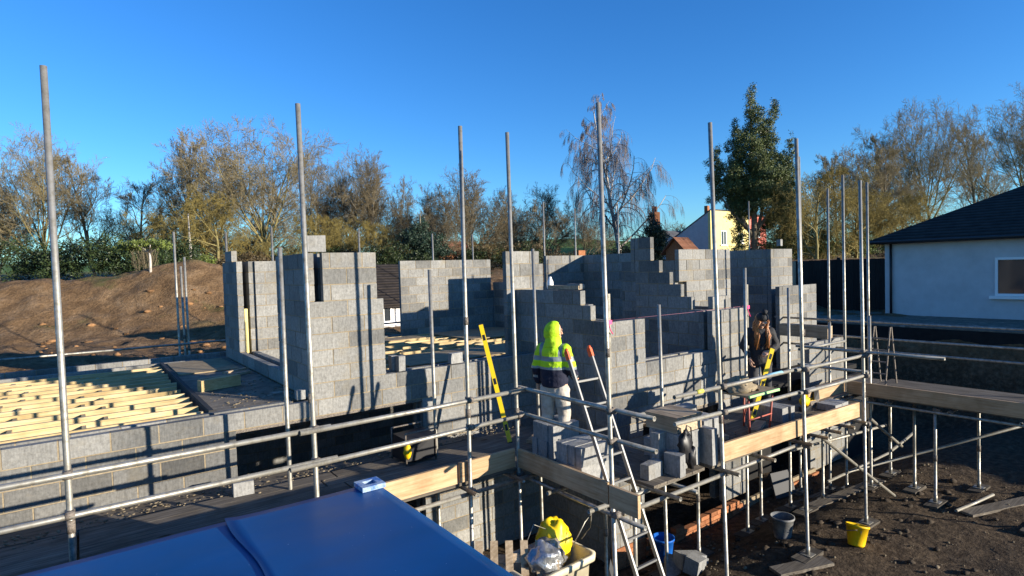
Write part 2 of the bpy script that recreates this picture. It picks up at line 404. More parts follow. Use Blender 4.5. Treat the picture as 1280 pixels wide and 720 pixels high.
# joists of the middle bay
y = YL+.5; k = 0
while y < 13.8:
    mb = MB(); a = 2.8 if y < 11.8 else 3.2; b = 6.15 if y < 8.3 else 9.4
    mb.box(a, y-.0235, 2.25, b-rnd.uniform(0,.15), y+.0235, 2.465, 0, rnd.uniform(.9,1.1), .002)
    mb.build('joist', M['joist'], house)
    mb = MB()
    for q in range(6):
        xx = 3.3+q*.95+(.25 if k % 2 else 0)
        if xx < b-.1: mb.box(xx-.022, y+.025, 2.26, xx+.022, y+.375, 2.45, 0, rnd.uniform(.9,1.05))
    mb.build('noggin', M['joist'], house)
    y += .4; k += 1
mb = MB(); mb.box(7.4, 11.6, 2.4675, 9.5, 13.6, 2.49); mb.build('plywood_sheet', M['ply'], house)
mb = MB(); mb.box(4.6, 9.2, 2.4675, 7.4, 10.4, 2.485); mb.build('plywood_sheet', M['ply'], house)
mb = MB(); mb.box(3.3, 12.9, 2.4675, 6.9, 13.5, 2.485); mb.build('plywood_sheet', M['ply'], house)
# floors that close the rooms off below
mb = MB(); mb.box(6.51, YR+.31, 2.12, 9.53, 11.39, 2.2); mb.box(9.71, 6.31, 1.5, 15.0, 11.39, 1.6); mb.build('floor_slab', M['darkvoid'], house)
# insulation boards in the cavity
for (x0,y0,z0,x1,y1,z1) in ((2.535,11.93,2.5,2.59,13.1,3.5), (2.535,8.0,2.5,2.60,9.1,3.6)):
    mb = MB(); mb.box(x0,y0,z0,x1,y1,z1); mb.build('insulation_board', M['ins'], house)
# corner profiles the bricklayers line up to
for (x,y,z0,z1) in ((6.14,5.93,1.75,3.72), (9.70,5.93,1.75,3.72)):
    mb = MB(); mb.box(x-.022,y-.022,z0,x+.022,y+.022,z1,0,.6); o = mb.build('corner_profile', M['galv'], house)
    mb = MB(); mb.box(x-.036,y-.036,3.28,x+.036,y+.036,3.34); mb.tube([(x-.03,y-.03,3.29),(x-.02,y-.06,3.19),(x+.03,y-.05,3.14)], .008, 5)
    p = mb.build('tape', M['pink'], house); p.parent = o
mb = MB(); mb.tube([(6.14,5.915,3.335),(7.9,5.915,3.325),(9.70,5.915,3.335)], .0025, 5); tag(mb.build('string_line', M['string'], pivot=None), 'thin pink string line stretched across the wide window opening', 'string line')

# ------------------------------------------------------------------ scaffolding
scaf = thing('scaffold', (4.3, 4.1, 0), 'galvanised tube scaffold with guard rails and board deck round the block house', 'scaffold')
T = .0242
def coupler(parent, p, dirv):
    mb = MB(); p = Vector(p); d = Vector(dirv).normalized()
    mb.tube([p-Vector((0,0,.03)), p+Vector((0,0,.03))], .034, 10)
    s = Vector((d.y, -d.x, 0)); c = p+s*.05*coupler_side
    mb.tube([c-d*.032, c+d*.032], .034, 10)
    mb.obox((p+c)/2, d*.028, s*.03, Vector((0,0,.028)))
    mb.tube([p+d*.05+Vector((0,0,-.006)), p+d*.02], .012, 6)
    return mb.build('coupler', M['rust'], parent)
coupler_side = 1
def standard(b, t, plate=True, root=None, coup=(), n=10):
    root = root or scaf
    mb = MB(); mid = tuple((Vector(b)+Vector(t))/2); mb.tube([b, mid, t], T, n, hollow=.86, t=rnd.uniform(.85,1.1)); o = mb.build('standard', M['galv'], root)
    if rnd.random() < .6:
        q = Vector(b).lerp(Vector(t), rnd.uniform(.40,.52)); mb = MB(); mb.tube([q-Vector((0,0,.05)), q+Vector((0,0,.05))], .03, 10)
        s = mb.build('sleeve', M['rust'], root); s.parent = o
    if plate:
        mb = MB(); mb.box(b[0]-.075,b[1]-.075,b[2],b[0]+.075,b[1]+.075,b[2]+.008); mb.tube([(b[0],b[1],b[2]),(b[0],b[1],b[2]+.12)], .03, 8)
        s = mb.build('base_plate', M['galv'], root); s.parent = o
        mb = MB(); mb.box(b[0]-.26,b[1]-.10,b[2]-.045,b[0]+.24,b[1]+.10,b[2]-.002, 0, .6, .01); s = mb.build('sole_board', M['deck_x'], root); s.parent = o
    for z, d in coup:
        q = Vector(b).lerp(Vector(t), (z-b[2])/(t[2]-b[2]))
        c = coupler(root, q, d); c.parent = o
    return o
X, Yd = (1,0,0), (0,1,0)
def gz(x, y): return terrain(x, y)+.045
cpl = [(2.65,X),(2.34,X),(1.60,X)]
for b, t, c in (((-2.05,5.6),(-2.1,5.6,5.7),cpl), ((-.1,5.6),(-.13,5.6,5.73),cpl), ((1.78,5.58),(1.73,5.6,5.72),cpl), ((3.51,5.62),(3.51,5.6,5.73),cpl),
                ((4.26,5.66),(4.20,5.65,5.75),[(2.65,X),(2.34,X),(1.6,Yd)]), ((4.28,4.10),(4.27,4.2,5.76),[(2.65,Yd),(2.34,Yd),(1.6,X)]),
                ((6.2,4.1),(6.0,4.1,5.76),cpl), ((7.92,3.98),(7.78,4.0,5.75),cpl), ((9.6,3.92),(9.56,3.95,5.31),[(2.65,X),(2.34,X),(2.7,Yd),(1.6,X)])):
    standard((b[0],b[1],gz(*b)), t, coup=c)
cin = [(1.58,X)]
for b, t in (((-1.9,6.82),(-1.9,6.82,4.4)), ((1.86,6.82),(1.84,6.8,4.43)), ((3.73,6.76),(3.72,6.8,4.14)), ((5.52,6.8),(5.47,6.8,4.41)),
             ((6.5,5.25),(6.43,5.25,3.57)), ((8.52,5.25),(8.55,5.25,4.03)), ((9.9,5.27),(9.88,5.25,3.66)), ((9.62,4.86),(9.5,4.85,5.81)),
             ((11.3,4.94),(11.25,4.94,5.66)), ((11.32,5.25),(11.3,5.22,2.95)), ((11.42,4.57),(11.4,4.57,3.1)), ((13.2,5.3),(13.15,5.3,5.7)), ((13.4,6.2),(13.4,6.2,5.7)),
             ((12.9,2.6),(12.9,2.6,5.6)), ((11.3,2.3),(11.3,2.3,5.5)), ((5.45,5.4),(5.45,5.4,1.62)), ((4.9,4.4),(4.9,4.4,1.62)), ((2.6,6.1),(2.6,6.1,1.62)), ((12.4,4.62),(12.4,4.62,1.62)), ((10.35,4.92),(10.35,4.92,1.62)), ((10.9,5.6),(10.9,5.6,1.62)), ((11.32,3.55),(11.32,3.55,1.62)), ((12.6,3.3),(12.6,3.3,1.62)), ((9.1,5.35),(9.1,5.35,1.62)), ((7.3,5.3),(7.3,5.3,1.62)), ((11.76,4.0),(11.76,4.0,1.62))):
    standard((b[0],b[1],gz(*b)), t, coup=cin)
def rail(p, q, name='guard_rail', root=None, m='galv'):
    mb = MB(); mid = (Vector(p)+Vector(q))/2-Vector((0,0,.006)); mb.tube([p, mid, q], T, 10, hollow=.84, t=rnd.uniform(.9,1.12)); return mb.build(name, M[m], root or scaf)
o1 = .05
rail((-3,5.6-o1,2.66),(1.9,5.58-o1,2.655)); rail((1.6,5.60-o1-.05,2.65),(4.32,5.64-o1,2.65))
rail((-3,5.62-o1,2.34),(1.95,5.57-o1,2.345)); rail((1.5,5.59-o1-.05,2.33),(4.34,5.66-o1,2.34))
rail((4.28+o1,5.78,2.655),(4.30+o1,3.63,2.655)); rail((4.28+o1,5.80,2.34),(4.32+o1,3.63,2.335))
rail((5.24,4.14-o1,2.65),(8.1,4.08-o1,2.65)); rail((7.7,4.10-o1-.05,2.65),(9.64,3.97-o1,2.65))
rail((5.25,4.15-o1,2.345),(8.2,4.05-o1,2.335)); rail((7.75,4.08-o1-.05,2.335),(9.56,3.97-o1,2.34))
rail((9.55+o1,4.98,2.70),(9.58+o1,2.9,2.70)); rail((9.55+o1,4.95,2.40),(9.57+o1,3.88,2.39))
rail((9.5,4.88,2.66),(11.15,4.88,2.64)); rail((9.5,4.88,2.30),(11.1,4.88,2.30))
for z in (2.80,2.46,2.2): rail((13.3,1.5,z),(13.3,7.4,z))
for x0, x1, yy, z in ((-3,4.35,5.56,1.59), (4.35,9.75,4.06,1.60), (1.5,5.7,6.75,1.58), (5.9,9.8,5.28,1.58), (9.5,12.6,4.9,1.58)):
    rail((x0,yy,z),(x1,yy,z),'ledger')
rail((4.33,5.85,1.56),(4.33,3.75,1.56),'ledger'); rail((5.5,6.9,1.55),(5.5,4.0,1.55),'ledger'); rail((11.3,5.3,1.55),(11.3,2.1,1.55),'ledger')
for x in (-2.0,-1.0,.2,1.7,2.72,3.45,4.1): rail((x,5.38,1.63),(x,6.95,1.63),'transom')
for x in (5.02,6.12,6.9,7.85,8.3,8.7,9.1,9.5): rail((x,3.86,1.635),(x,5.45,1.635),'transom')
for y in (4.3,4.95,5.5): rail((4.1,y,1.612),(5.95,y,1.612),'transom')
for y in (2.4,3.3,4.2,4.8): rail((11.1,y,1.612),(13.4,y,1.612),'transom')
rail((8.4,4.0,1.6),(11.06,4.05,.05),'brace'); rail((9.98,4.0,1.59),(11.2,4.0,.9),'brace'); rail((10.6,4.96,.16),(12.95,4.86,.2),'brace')
rail((11.3,4.9,.2),(12.9,2.2,1.5),'brace'); rail((9.6,5.1,.9),(12.4,4.7,.9),'brace'); rail((11.3,4.2,.75),(12.6,4.3,.8),'brace'); rail((2.6,5.7,1.55),(3.3,7.3,.0),'brace'); rail((11.1,3.2,.06),(12.2,3.0,.1),'brace')
def board(name, p, q, w, h, m, up=(0,0,1)):
    mb = MB(); mb.beam(p, q, w, h, 0, rnd.uniform(.8,1.2), up); return mb.build(name, M[m], scaf)
for p, q, m_, n_ in (((7.05,4.057,2.65),(7.42,4.047,2.65),'palepaint','paint_band'), ((5.62,4.08,2.65),(5.74,4.08,2.65),'tapey','tape')):
    mb = MB(); mb.tube([p,q], T+.0018, 12); mb.build(n_, M[m_], scaf)
for x, y, z in ((1.74,5.6,2.9),(3.51,5.6,3.5),(4.25,5.66,2.2),(4.275,4.15,3.2),(6.12,4.1,2.2),(7.88,3.99,3.1),(9.59,3.93,2.0)):
    mb = MB(); mb.tube([(x,y,z),(x,y,z+.09)], T+.0012, 12); mb.build('rust_band', M['rust'], scaf)
# toe boards on edge
for p, q, m in (((.6,5.63,1.815),(3.36,5.67,1.815),'pine_x'), ((-2.8,5.63,1.815),(.58,5.64,1.815),'pine_x'), ((3.40,5.67,1.815),(4.20,5.69,1.815),'pine_x'),
                ((6.2,4.15,1.815),(7.97,4.08,1.815),'pine_x'), ((8.0,4.07,1.815),(9.56,3.99,1.815),'pine_x'), ((9.75,4.97,1.80),(11.25,4.96,1.80),'pine_x')):
    board('toe_board', p, q, .038, .225, m)
for p, q in (((4.24,5.64,1.815),(4.24,4.14,1.815)), ((4.235,4.12,1.80),(4.235,3.74,1.80)), ((11.24,4.9,1.79),(11.24,2.2,1.79))): board('toe_board', p, q, .038, .225, 'pine_y')
# deck boards
for i in range(6):
    y = 5.80+i*.232
    for x0, x1 in ((-4.0,-.1), (-.08,2.2+.2*(i%2)), (2.22+.2*(i%2),5.9)): board('deck_board', (x0,y,1.668),(x1,y,1.668), .225, .036, 'deck_x')
for i in range(7):
    x = 4.42+i*.232; y0 = 4.62 if x < 4.95 else 4.2
    board('deck_board', (x,y0,1.6665),(x,5.68,1.6665), .225, .036, 'deck_y')
for i in range(6):
    y = 4.28+i*.232
    board('deck_board', (6.03,y,1.6675),(9.75 if i < 3 else 9.55,y,1.6675), .225, .036, 'deck_x')
    if i > 2: board('deck_board', (9.57,y,1.6675),(12.9,y,1.6675), .225, .036, 'deck_x')
for i in range(8):
    x = 11.38+i*.232; board('deck_board', (x,1.8,1.668),(x,4.85,1.668), .225, .036, 'deck_y')
# boards bridging to the wall with mortar droppings
mb = MB(); mb.box(-4,7.19,1.60,4.6,7.40,1.655,0,1,.01); mb.box(-4,7.41,1.58,4.2,7.60,1.64,0,.9,.01); mb.build('deck_board', M['deck_x'], scaf)
mb = MB()
for i in range(900):
    x = rnd.uniform(-3,5.5); y = rnd.choice((rnd.uniform(7.1,7.6), rnd.gauss(7.3,.15))); r = rnd.uniform(.004,.015)
    if i % 5 == 0: x = rnd.uniform(4.6,9.4); y = rnd.uniform(4.3,5.6)
    if i % 7 == 0: x = rnd.uniform(1.4,2.4); y = rnd.uniform(7.95,10)
    z = 2.463 if (x < 2.5 and y > 7.9) else (1.66 if y > 7.2 else 1.687)
    mb.blob((x,y,z+r*.3), (r*1.5,r*1.1,r*.55), 0, rnd.uniform(.5,1.0), .4, 6, 4, i)
tag(mb.build('mortar_crumbs', M['mortar']), 'scattered mortar crumbs and grit on the scaffold boards', None, None, 'stuff')

# rear scaffold
rear = thing('scaffold', (7, 15.3, 1.9), 'thin galvanised scaffold poles standing behind the block house', 'scaffold')
for x, y, t in ((6.21,15.2,5.34),(8.47,15.2,5.22),(9.87,15.2,5.22),(3.95,15.2,5.34),(2.91,15.2,5.18),(1.83,15.2,5.17),(1.94,15.2,4.39),(2.02,15.2,4.6),
                (-1.5,15.2,5.3),(12.5,14.9,6.3),(14.0,15.0,6.15),(15.84,14.7,6.35),(21.2,12.8,6.5)):
    standard((x,y,terrain(x,y)+.045), (x-.02,y,t), root=rear)
for x0, x1, z in ((-2,3.1,2.62),(2.8,10.2,2.7),(-2,3.2,2.25)): rail((x0,15.14,z),(x1,15.14,z), root=rear)

# ------------------------------------------------------------------ loose blocks
BW, BL, BH = .1, .44, .215
POS = []
def loose_block(c, size, label, group=None, rz=0., tilt=None, tone=None):
    mb = MB(); sx, sy, sz = size; t = tone or rnd.choice((1,1.08,.92,1.15))
    mb.box(-sx/2,-sy/2,0,sx/2,sy/2,sz,0,t,.005)
    o = mb.build('concrete_block', [M['loose']], pivot=(0,0,0)); o.location = c; o.rotation_euler = (*(tilt or (0,0)), rz)
    return tag(o, label, 'concrete block', group)
ORD = ['first','second','third','fourth','fifth','sixth']
D0 = 1.687
def stack(x, y, n, layers, along, desc, group, z=D0, gap=.004, skip=()):
    """n blocks side by side per layer; along = axis of the long side"""
    lay = {1:['']} .get(layers) or (['bottom layer','top layer'] if layers == 2 else ['bottom layer','middle layer','top layer'])
    for L in range(layers):
        for i in range(n):
            if (L,i) in skip: continue
            o = i*(BW+gap)+rnd.uniform(-.006,.006); j = rnd.uniform(-.02,.02)
            if along == 'x': c = (x+BL/2+j, y+BW/2+o, z+L*(BH+.001)); s = (BL,BW,BH)
            else: c = (x+BW/2+o, y+BL/2+j, z+L*(BH+.001)); s = (BW,BL,BH)
            pos = ('front' if i == 0 else 'back' if i == n-1 else ORD[i]+' from front') if along == 'x' else ('leftmost' if i == 0 else 'rightmost' if i == n-1 else ORD[i]+' from left')
            loose_block(c, s, f"grey block, {pos}{', '+lay[L] if lay[L] else ''}, {desc}", group, rnd.uniform(-.02,.02))
stack(4.72, 5.57, 4, 2, 'x', "stack at the hooded worker's legs", 'blocks stacked on the scaffold deck')
stack(4.36, 4.68, 4, 2, 'x', "stack behind the ladder", 'blocks stacked on the scaffold deck')
stack(5.56, 4.30, 4, 2, 'y', "stack carrying the timber box", 'blocks stacked on the scaffold deck')
stack(6.28, 4.46, 4, 2, 'y', "stack beside the mortar table", 'blocks stacked on the scaffold deck')
stack(6.55, 5.05, 2, 2, 'x', "pair stacked near the front wall", 'blocks stacked on the scaffold deck')
stack(8.42, 4.58, 3, 1, 'y', "low row by the yellow tool", 'blocks stacked on the scaffold deck')
G2 = 'loose blocks on the scaffold deck'
loose_block((5.20,4.40,D0), (.27,.12,.17), 'short grey block lying alone on the deck near the ladder', G2, .1)
loose_block((5.46,4.27,D0), (.11,.22,.25), 'dark grey block standing upright just left of the timber box stack', G2, .05, None, .9)
loose_block((5.52,4.52,D0), (.215,.10,.44), 'grey block standing tall against the timber box stack', G2, .08)
loose_block((6.08,4.26,D0), (.10,.215,.44), 'grey block standing on end at the right of the timber box stack', G2, -.04)
loose_block((5.05,5.15,D0), (.44,.215,.1), 'grey block lying flat on the deck in the ladder shade', G2, .25)
loose_block((5.98,4.95,D0), (.44,.1,.215), 'grey block on edge between the timber box and the front wall', G2, .05)
loose_block((1.40,7.02,D0-.02), (.215,.12,.17), 'small yellowish block at the foot of the left wall jamb', G2, -.1, None, 1.1)
G3 = 'loose blocks left on the walls'
for c, s, l in (((2.56,7.77,4.415),(.24,.1,.215),'grey block sitting on top of the tall left pier'),
                ((3.70,YL+.06,2.697),(.1,.1,.215),'narrow block on end on the low wall right of the pier'),
                ((3.66,YL+.22,2.697),(.1,.1,.21),'narrow dark block on end behind another on the low wall'),
                ((4.62,YL+.06,2.697),(.2,.1,.16),'short block on the low wall beside the yellow level'),
                ((2.30,7.82,2.483),(.12,.1,.12),'broken block end at the foot of the tall left pier'),
                ((6.6,8.4,3.78),(.1,.3,.215),'dark block behind the shaded stepped wall'),
                ((6.28,6.75,3.785),(.1,.28,.07),'thin slip of block flat on the stepped wall top'),
                ((14.1,7.70,4.503),(.1,.1,.16),'small block stub on the tall far pier')):
    loose_block(c, s, l, G3)
# timber offcuts
for a, b, w, h, l in (((1.36,9.45,2.55),(1.92,9.62,2.55),.12,.16,'thick pale timber offcut lying on the dusty floor'),
                      ((1.5,10.4,2.49),(2.3,10.65,2.49),.09,.04,'thin plank lying across the dusty floor'),
                      ((1.9,10.6,2.53),(2.3,10.9,2.52),.08,.03,'short pinkish batten on the dusty floor'),
                      ((6.26,6.62,3.80),(6.26,7.35,3.80),.1,.06,'timber batten lying on the shaded stepped wall')):
    mb = MB(); mb.beam(a, b, w, h); tag(mb.build('timber_offcut', M['joist'] if w > .1 else M['timber']), l, 'timber')
mb = MB(); mb.beam((13.05,6.02,2.55),(13.05,7.1,2.55),.22,.27); tag(mb.build('timber_beam', M['timber_y']), 'thick timber beam laid on the low wall at the far right', 'timber')
mb = MB(); mb.lathe((6.35,7.45,3.77), [(.05,0),(.055,.01),(.05,.12),(.03,.16),(.02,.2)], 14); tag(mb.build('water_bottle', M['white']), 'white plastic bottle standing on the shaded stepped wall', 'bottle')

# ------------------------------------------------------------------ tools and materials on the deck
def level(a, b, label):
    t = thing('spirit_level', a, label, 'spirit level'); a, b = Vector(a), Vector(b); d = (b-a).normalized()
    s = Vector((.8,-.6,0)); s = (s-d*s.dot(d)).normalized(); w = d.cross(s)
    mb = MB(); mb.obox((a+b)/2, d*((b-a).length/2), s*.032, w*.013); mb.build('body', M['yellow'], t)
    for f in (.12,.5,.88):
        c = a.lerp(b, f); mb = MB(); mb.obox(c, d*.045, s*.02, w*.0145); mb.build('vial_window', M['black'], t)
    for c in (a, b):
        mb = MB(); mb.obox(c, d*.008, s*.034, w*.015); mb.build('end_cap', M['black'], t)
level((4.77,6.55,1.69), (4.82,7.28,3.30), 'long yellow spirit level leaning against the low wall')
level((8.20,4.95,1.69), (8.72,4.90,2.76), 'yellow spirit level leaning on the mortar table by the person in black')
# ladder
lad = thing('ladder', (4.66,3.6,0), 'aluminium ladder with orange caps rising past the deck edge', 'ladder')
def lp(x, z): return Vector((x, 3.60+(z-0)*.4444, z))
for x in (4.48, 4.84):
    mb = MB(); mb.beam(lp(x,.0), lp(x,3.10), .022, .046); st = mb.build('stile', M['alu'], lad)
    mb = MB(); mb.beam(lp(x,3.06), lp(x,3.15), .034, .06, up=(0,-1,.3)); c = lp(x,3.15); mb.blob(c, (.024,.026,.04), rough=.1); mb.build('end_cap', M['orange'], lad)
    mb = MB(); mb.beam(lp(x,-.02), lp(x,.05), .045, .08); mb.build('foot', M['rubber'], lad)
z = .2
while z < 3.0:
    mb = MB(); mb.beam(lp(4.485,z), lp(4.835,z), .026, .022); mb.build('rung', M['alu'], lad); z += .262
# timber box on the blocks, black bag hanging in front of it
t = thing('timber_box', (5.8,4.5,2.12), 'weathered timber box resting on a stack of grey blocks', 'box')
mb = MB()
for i in range(4): mb.box(5.57+i*.122,4.31,2.285,5.687+i*.122,4.80,2.315,0,rnd.uniform(.7,1.1),.003)
mb.build('lid', M['timber_y'], t)
mb = MB(); mb.box(5.58,4.32,2.12,5.60,4.79,2.283,0,.9); mb.box(6.03,4.32,2.12,6.05,4.79,2.283); mb.box(5.602,4.32,2.12,6.028,4.34,2.283,0,1.1); mb.box(5.602,4.77,2.12,6.028,4.79,2.283)
mb.build('side_panel', M['timber_y'], t)
mb = MB(); mb.blob((5.62,4.24,1.98),(.11,.05,.19),rough=.5,seed=3); mb.blob((5.70,4.22,1.85),(.07,.05,.12),rough=.6,seed=8); mb.tube([(5.58,4.24,2.1),(5.6,4.2,2.25),(5.7,4.22,2.2),(5.72,4.22,1.95)],.009,6)
tag(mb.build('tool_bag', M['black']), 'crumpled black bag hanging from the timber box', 'bag')
# mortar table
t = thing('mortar_table', (7.6,4.7,1.69), 'mortar board on a red folding stand with a mound of mortar', 'mortar board')
mb = MB(); mb.box(7.24,4.42,2.275,8.0,4.96,2.30); mb.build('board', M['ply'], t)
mb = MB(); mb.box(7.24,4.395,2.268,8.0,4.418,2.305); mb.build('edge_strip', M['green'], t)
mb = MB(); mb.blob((7.52,4.72,2.30),(.27,.2,.16),rough=.5,seed=5,seg=22,ring=14,flat=2.301); tag(mb.build('mortar_heap', M['mortar'], t), 'mound of wet brown mortar')
for a, b in (((7.30,4.46,2.27),(7.36,4.48,1.69)),((7.92,4.46,2.27),(7.86,4.48,1.69)),((7.30,4.9,2.27),(7.36,4.88,1.69)),((7.92,4.9,2.27),(7.86,4.88,1.69))):
    mb = MB(); mb.tube([a,b],.015,8); mb.build('leg', M['red'], t)
mb = MB()
for y in (4.46,4.9): mb.tube([(7.28,y,2.255),(7.94,y,2.255)],.014,8); mb.tube([(7.33,y,1.95),(7.89,y,1.95)],.010,6)
mb.tube([(7.3,4.46,2.25),(7.86,4.88,1.8)],.009,6); mb.build('frame', M['red'], t)
# cut off saw
t = thing('cut_off_saw', (9.39,4.72,1.69), 'yellow and black petrol cut off saw standing behind the toe board', 'power tool')
mb = MB(); mb.blob((9.36,4.73,1.85),(.10,.07,.085),rough=.25,seed=2); mb.box(9.31,4.69,1.92,9.39,4.77,1.97,0,1,.01); mb.beam((9.42,4.73,1.86),(9.60,4.69,1.86),.05,.05); mb.build('body', M['yellowp'], t)
mb = MB(); mb.tube([(9.30,4.73,1.92),(9.28,4.73,2.02),(9.36,4.73,2.06),(9.45,4.73,2.0),(9.46,4.73,1.88)],.014,8); mb.box(9.28,4.67,1.69,9.46,4.79,1.765,0,1,.01); mb.build('handle', M['black'], t)
mb = MB(); mb.tube([(9.62,4.69,1.85),(9.62,4.70,1.85)],.15,24); mb.build('blade', M['rust'], t)
mb = MB(); mb.box(9.50,4.64,1.86,9.66,4.66,2.0,0,1,.01); mb.build('guard', M['black'], t)
for x0, l in ((9.62,'left'), (9.86,'right')): loose_block((x0+.12,4.52,D0), (.215,.3,.1), f'{l} of two grey blocks lying flat behind the far toe board', G2)
for a, b, l in (((6.95,4.6,1.75),(7.1,5.1,1.75),'rough timber offcut lying under the mortar table'), ((7.55,4.55,1.73),(8.1,4.75,1.73),'grey plank end lying beneath the mortar table'),
                ((4.95,6.3,1.72),(5.6,6.7,1.72),'long offcut in shade behind the hooded worker')):
    mb = MB(); mb.beam(a, b, .14, .05); tag(mb.build('timber_offcut', M['timber']), l, 'timber')
# dark generator behind the inner standard
t = thing('generator', (3.55,6.75,1.69), 'black and yellow generator in shade beneath the low wall', 'generator')
mb = MB(); mb.box(3.2,6.62,1.73,3.62,6.98,2.03,0,1,.015); mb.build('body', M['black'], t)
mb = MB(); mb.blob((3.22,6.60,1.88),(.05,.05,.10),rough=.2); mb.build('fuel_cap', M['yellowp'], t)
for y in (6.6,7.0): mb = MB(); mb.tube([(3.2,y,1.70),(3.2,y,2.1),(3.62,y,2.1),(3.62,y,1.70)],.014,8); mb.build('frame', M['rust'], t)
# small trestle in the far right shade and a trestle seen through the opening
t = thing('step_ladder', (12.45,4.75,1.69), 'thin dark step ladder standing on the far right deck', 'ladder')
for y in (4.62,4.9):
    for q in (-1,1):
        mb = MB(); mb.beam((12.45+q*.26,y,1.69),(12.45+q*.03,y,2.8),.02,.03); mb.build('leg', M['rust'], t)
for k in range(4):
    f = (k+1)/5; mb = MB(); mb.box(12.45-.26+.23*f-.03,4.635,1.69+1.1*f,12.45-.26+.23*f+.03,4.885,1.69+1.1*f+.02); mb.build('step', M['rust'], t)
t = thing('trestle', (7.5,6.9,2.2), 'thin steel trestle inside the room behind the wide opening', 'trestle')
for x in (7.25,7.55):
    mb = MB(); mb.tube([(x,6.8,2.2),(x,6.86,3.1)],.014,6); mb.build('leg', M['alu'], t)
mb = MB()
for z in (2.45,2.75,3.05): mb.tube([(7.25,6.83,z),(7.55,6.83,z)],.012,6)
mb.build('crossbar', M['alu'], t)

# ------------------------------------------------------------------ yard below
def bucket(loc, r, h, m, label, tilt=(0,0,0), handle=True):
    t = thing('bucket', loc, label, 'bucket'); t.rotation_euler = tilt
    o = MB(); o.lathe((0,0,0), [(r*.72,0),(r*.74,.02),(r*.97,h-.03),(r*1.05,h-.03),(r*1.05,h),(r*.95,h),(r*.70,.03)], 28)
    me = o.build('body', m, pivot=(0,0,0)); me.parent = t
    if handle:
        o = MB(); o.tube([(r*1.04*math.cos(a), r*.35*math.sin(a)+r*.8*math.sin(a), h-.06-.06*math.sin(a)) for a in np.linspace(0,math.pi,12)], .006, 6)
        x = o.build('handle', M['rust'], pivot=(0,0,0)); x.parent = t
    return t
bucket((8.38,4.59,terrain(8.38,4.59)-.005), .165, .32, M['greyp'], 'grey mortar bucket standing on the dark mud')
bucket((8.83,3.74,terrain(8.83,3.74)-.01), .148, .29, M['yellowp'], 'bright yellow bucket tilting on the dark mud', (R(4),R(16),.4))
t = bucket((6.93,5.66,terrain(6.93,5.66)), .16, .36, M['bluep'], 'blue plastic bucket by the brick footing')
mb = MB(); mb.box(-.26,-.02,0,.26,.02,.46); o = mb.build('paving_slab', M['slate'], pivot=(0,0,0)); o.location = (10.5,5.68,terrain(10.5,5.68)+.02); o.rotation_euler = (R(-17),0,R(-12)); tag(o, 'dark flat slab leaning under the deck against the house', 'slab')
mb = MB(); mb.box(-.14,-.03,0,.14,.03,.36); o = mb.build('paving_slab', M['slate'], pivot=(0,0,0)); o.location = (5.75,5.55,terrain(5.75,5.55)); o.rotation_euler = (R(-14),0,R(40)); tag(o, 'small dark slab leaning in the corner behind the ladder', 'slab')
for c, s, tl, rz, l in (((6.52,5.18,-.20),(.44,.215,.12),(.2,-.35),.7,'pale block lying tilted against other rubble'), ((6.72,5.05,-.22),(.40,.22,.2),(-.1,.2),-.3,'large broken block in the rubble pile'),
                        ((6.55,4.85,-.16),(.22,.2,.22),(.15,.1),.2,'squat broken block end nearest the ladder foot'), ((7.0,5.05,-.22),(.2,.1,.1),(.3,.2),1.1,'small block fragment beside the rubble pile')):
    loose_block((c[0],c[1],terrain(c[0],c[1])+.0), s, l, 'broken blocks lying on the mud', rz, tl)
mb = MB()
for i in range(800):
    x = rnd.uniform(4.6,13.5); y = rnd.uniform(2.2,5.9); r = abs(rnd.gauss(0,.010))+.004
    if rnd.random() < .35: x = rnd.gauss(7.2,.7); y = rnd.gauss(5.2,.4)
    mb.blob((x,y,terrain(x,y)+r*.25),(r*1.5,r,r*.6),0,rnd.uniform(.25,.7),.4,6,4,i)
for i in range(130):
    x = rnd.uniform(4.8,13); y = rnd.uniform(2.4,5.8); r = rnd.uniform(.025,.06); mb.blob((x,y,terrain(x,y)+r*.1),(r*1.5,r*1.1,r*.6),1,rnd.uniform(.4,1.0),.6,8,6,i)
for i in range(90):
    x = rnd.gauss(2.0,3.2); y = rnd.uniform(16.2,26); r = rnd.uniform(.03,.10); mb.blob((x,y,terrain(x,y)+r*.15),(r*1.4,r*1.1,r*.7),2,rnd.uniform(.5,1.3),.6,8,6,i)
tag(mb.build('stones', [M['mortar'], M['clod'], M['dirtclod']]), 'stones and grit trodden into the dark mud', None, None, 'stuff')
for a, b, w, l in (((9.9,4.9),(11.9,4.6),.2,'long muddy plank lying across the yard'), ((9.7,5.4),(11.0,5.2),.15,'short muddy plank close to the house wall'), ((11.2,3.1),(12.6,2.6),.22,'muddy plank beneath the far right deck'), ((7.2,4.05),(8.0,3.75),.22,'muddy sole plank below the front scaffold pole')):
    mb = MB(); mb.beam((*a,terrain(*a)+.03),(*b,terrain(*b)+.03),w,.04); tag(mb.build('plank', M['deck_x']), l, 'plank')
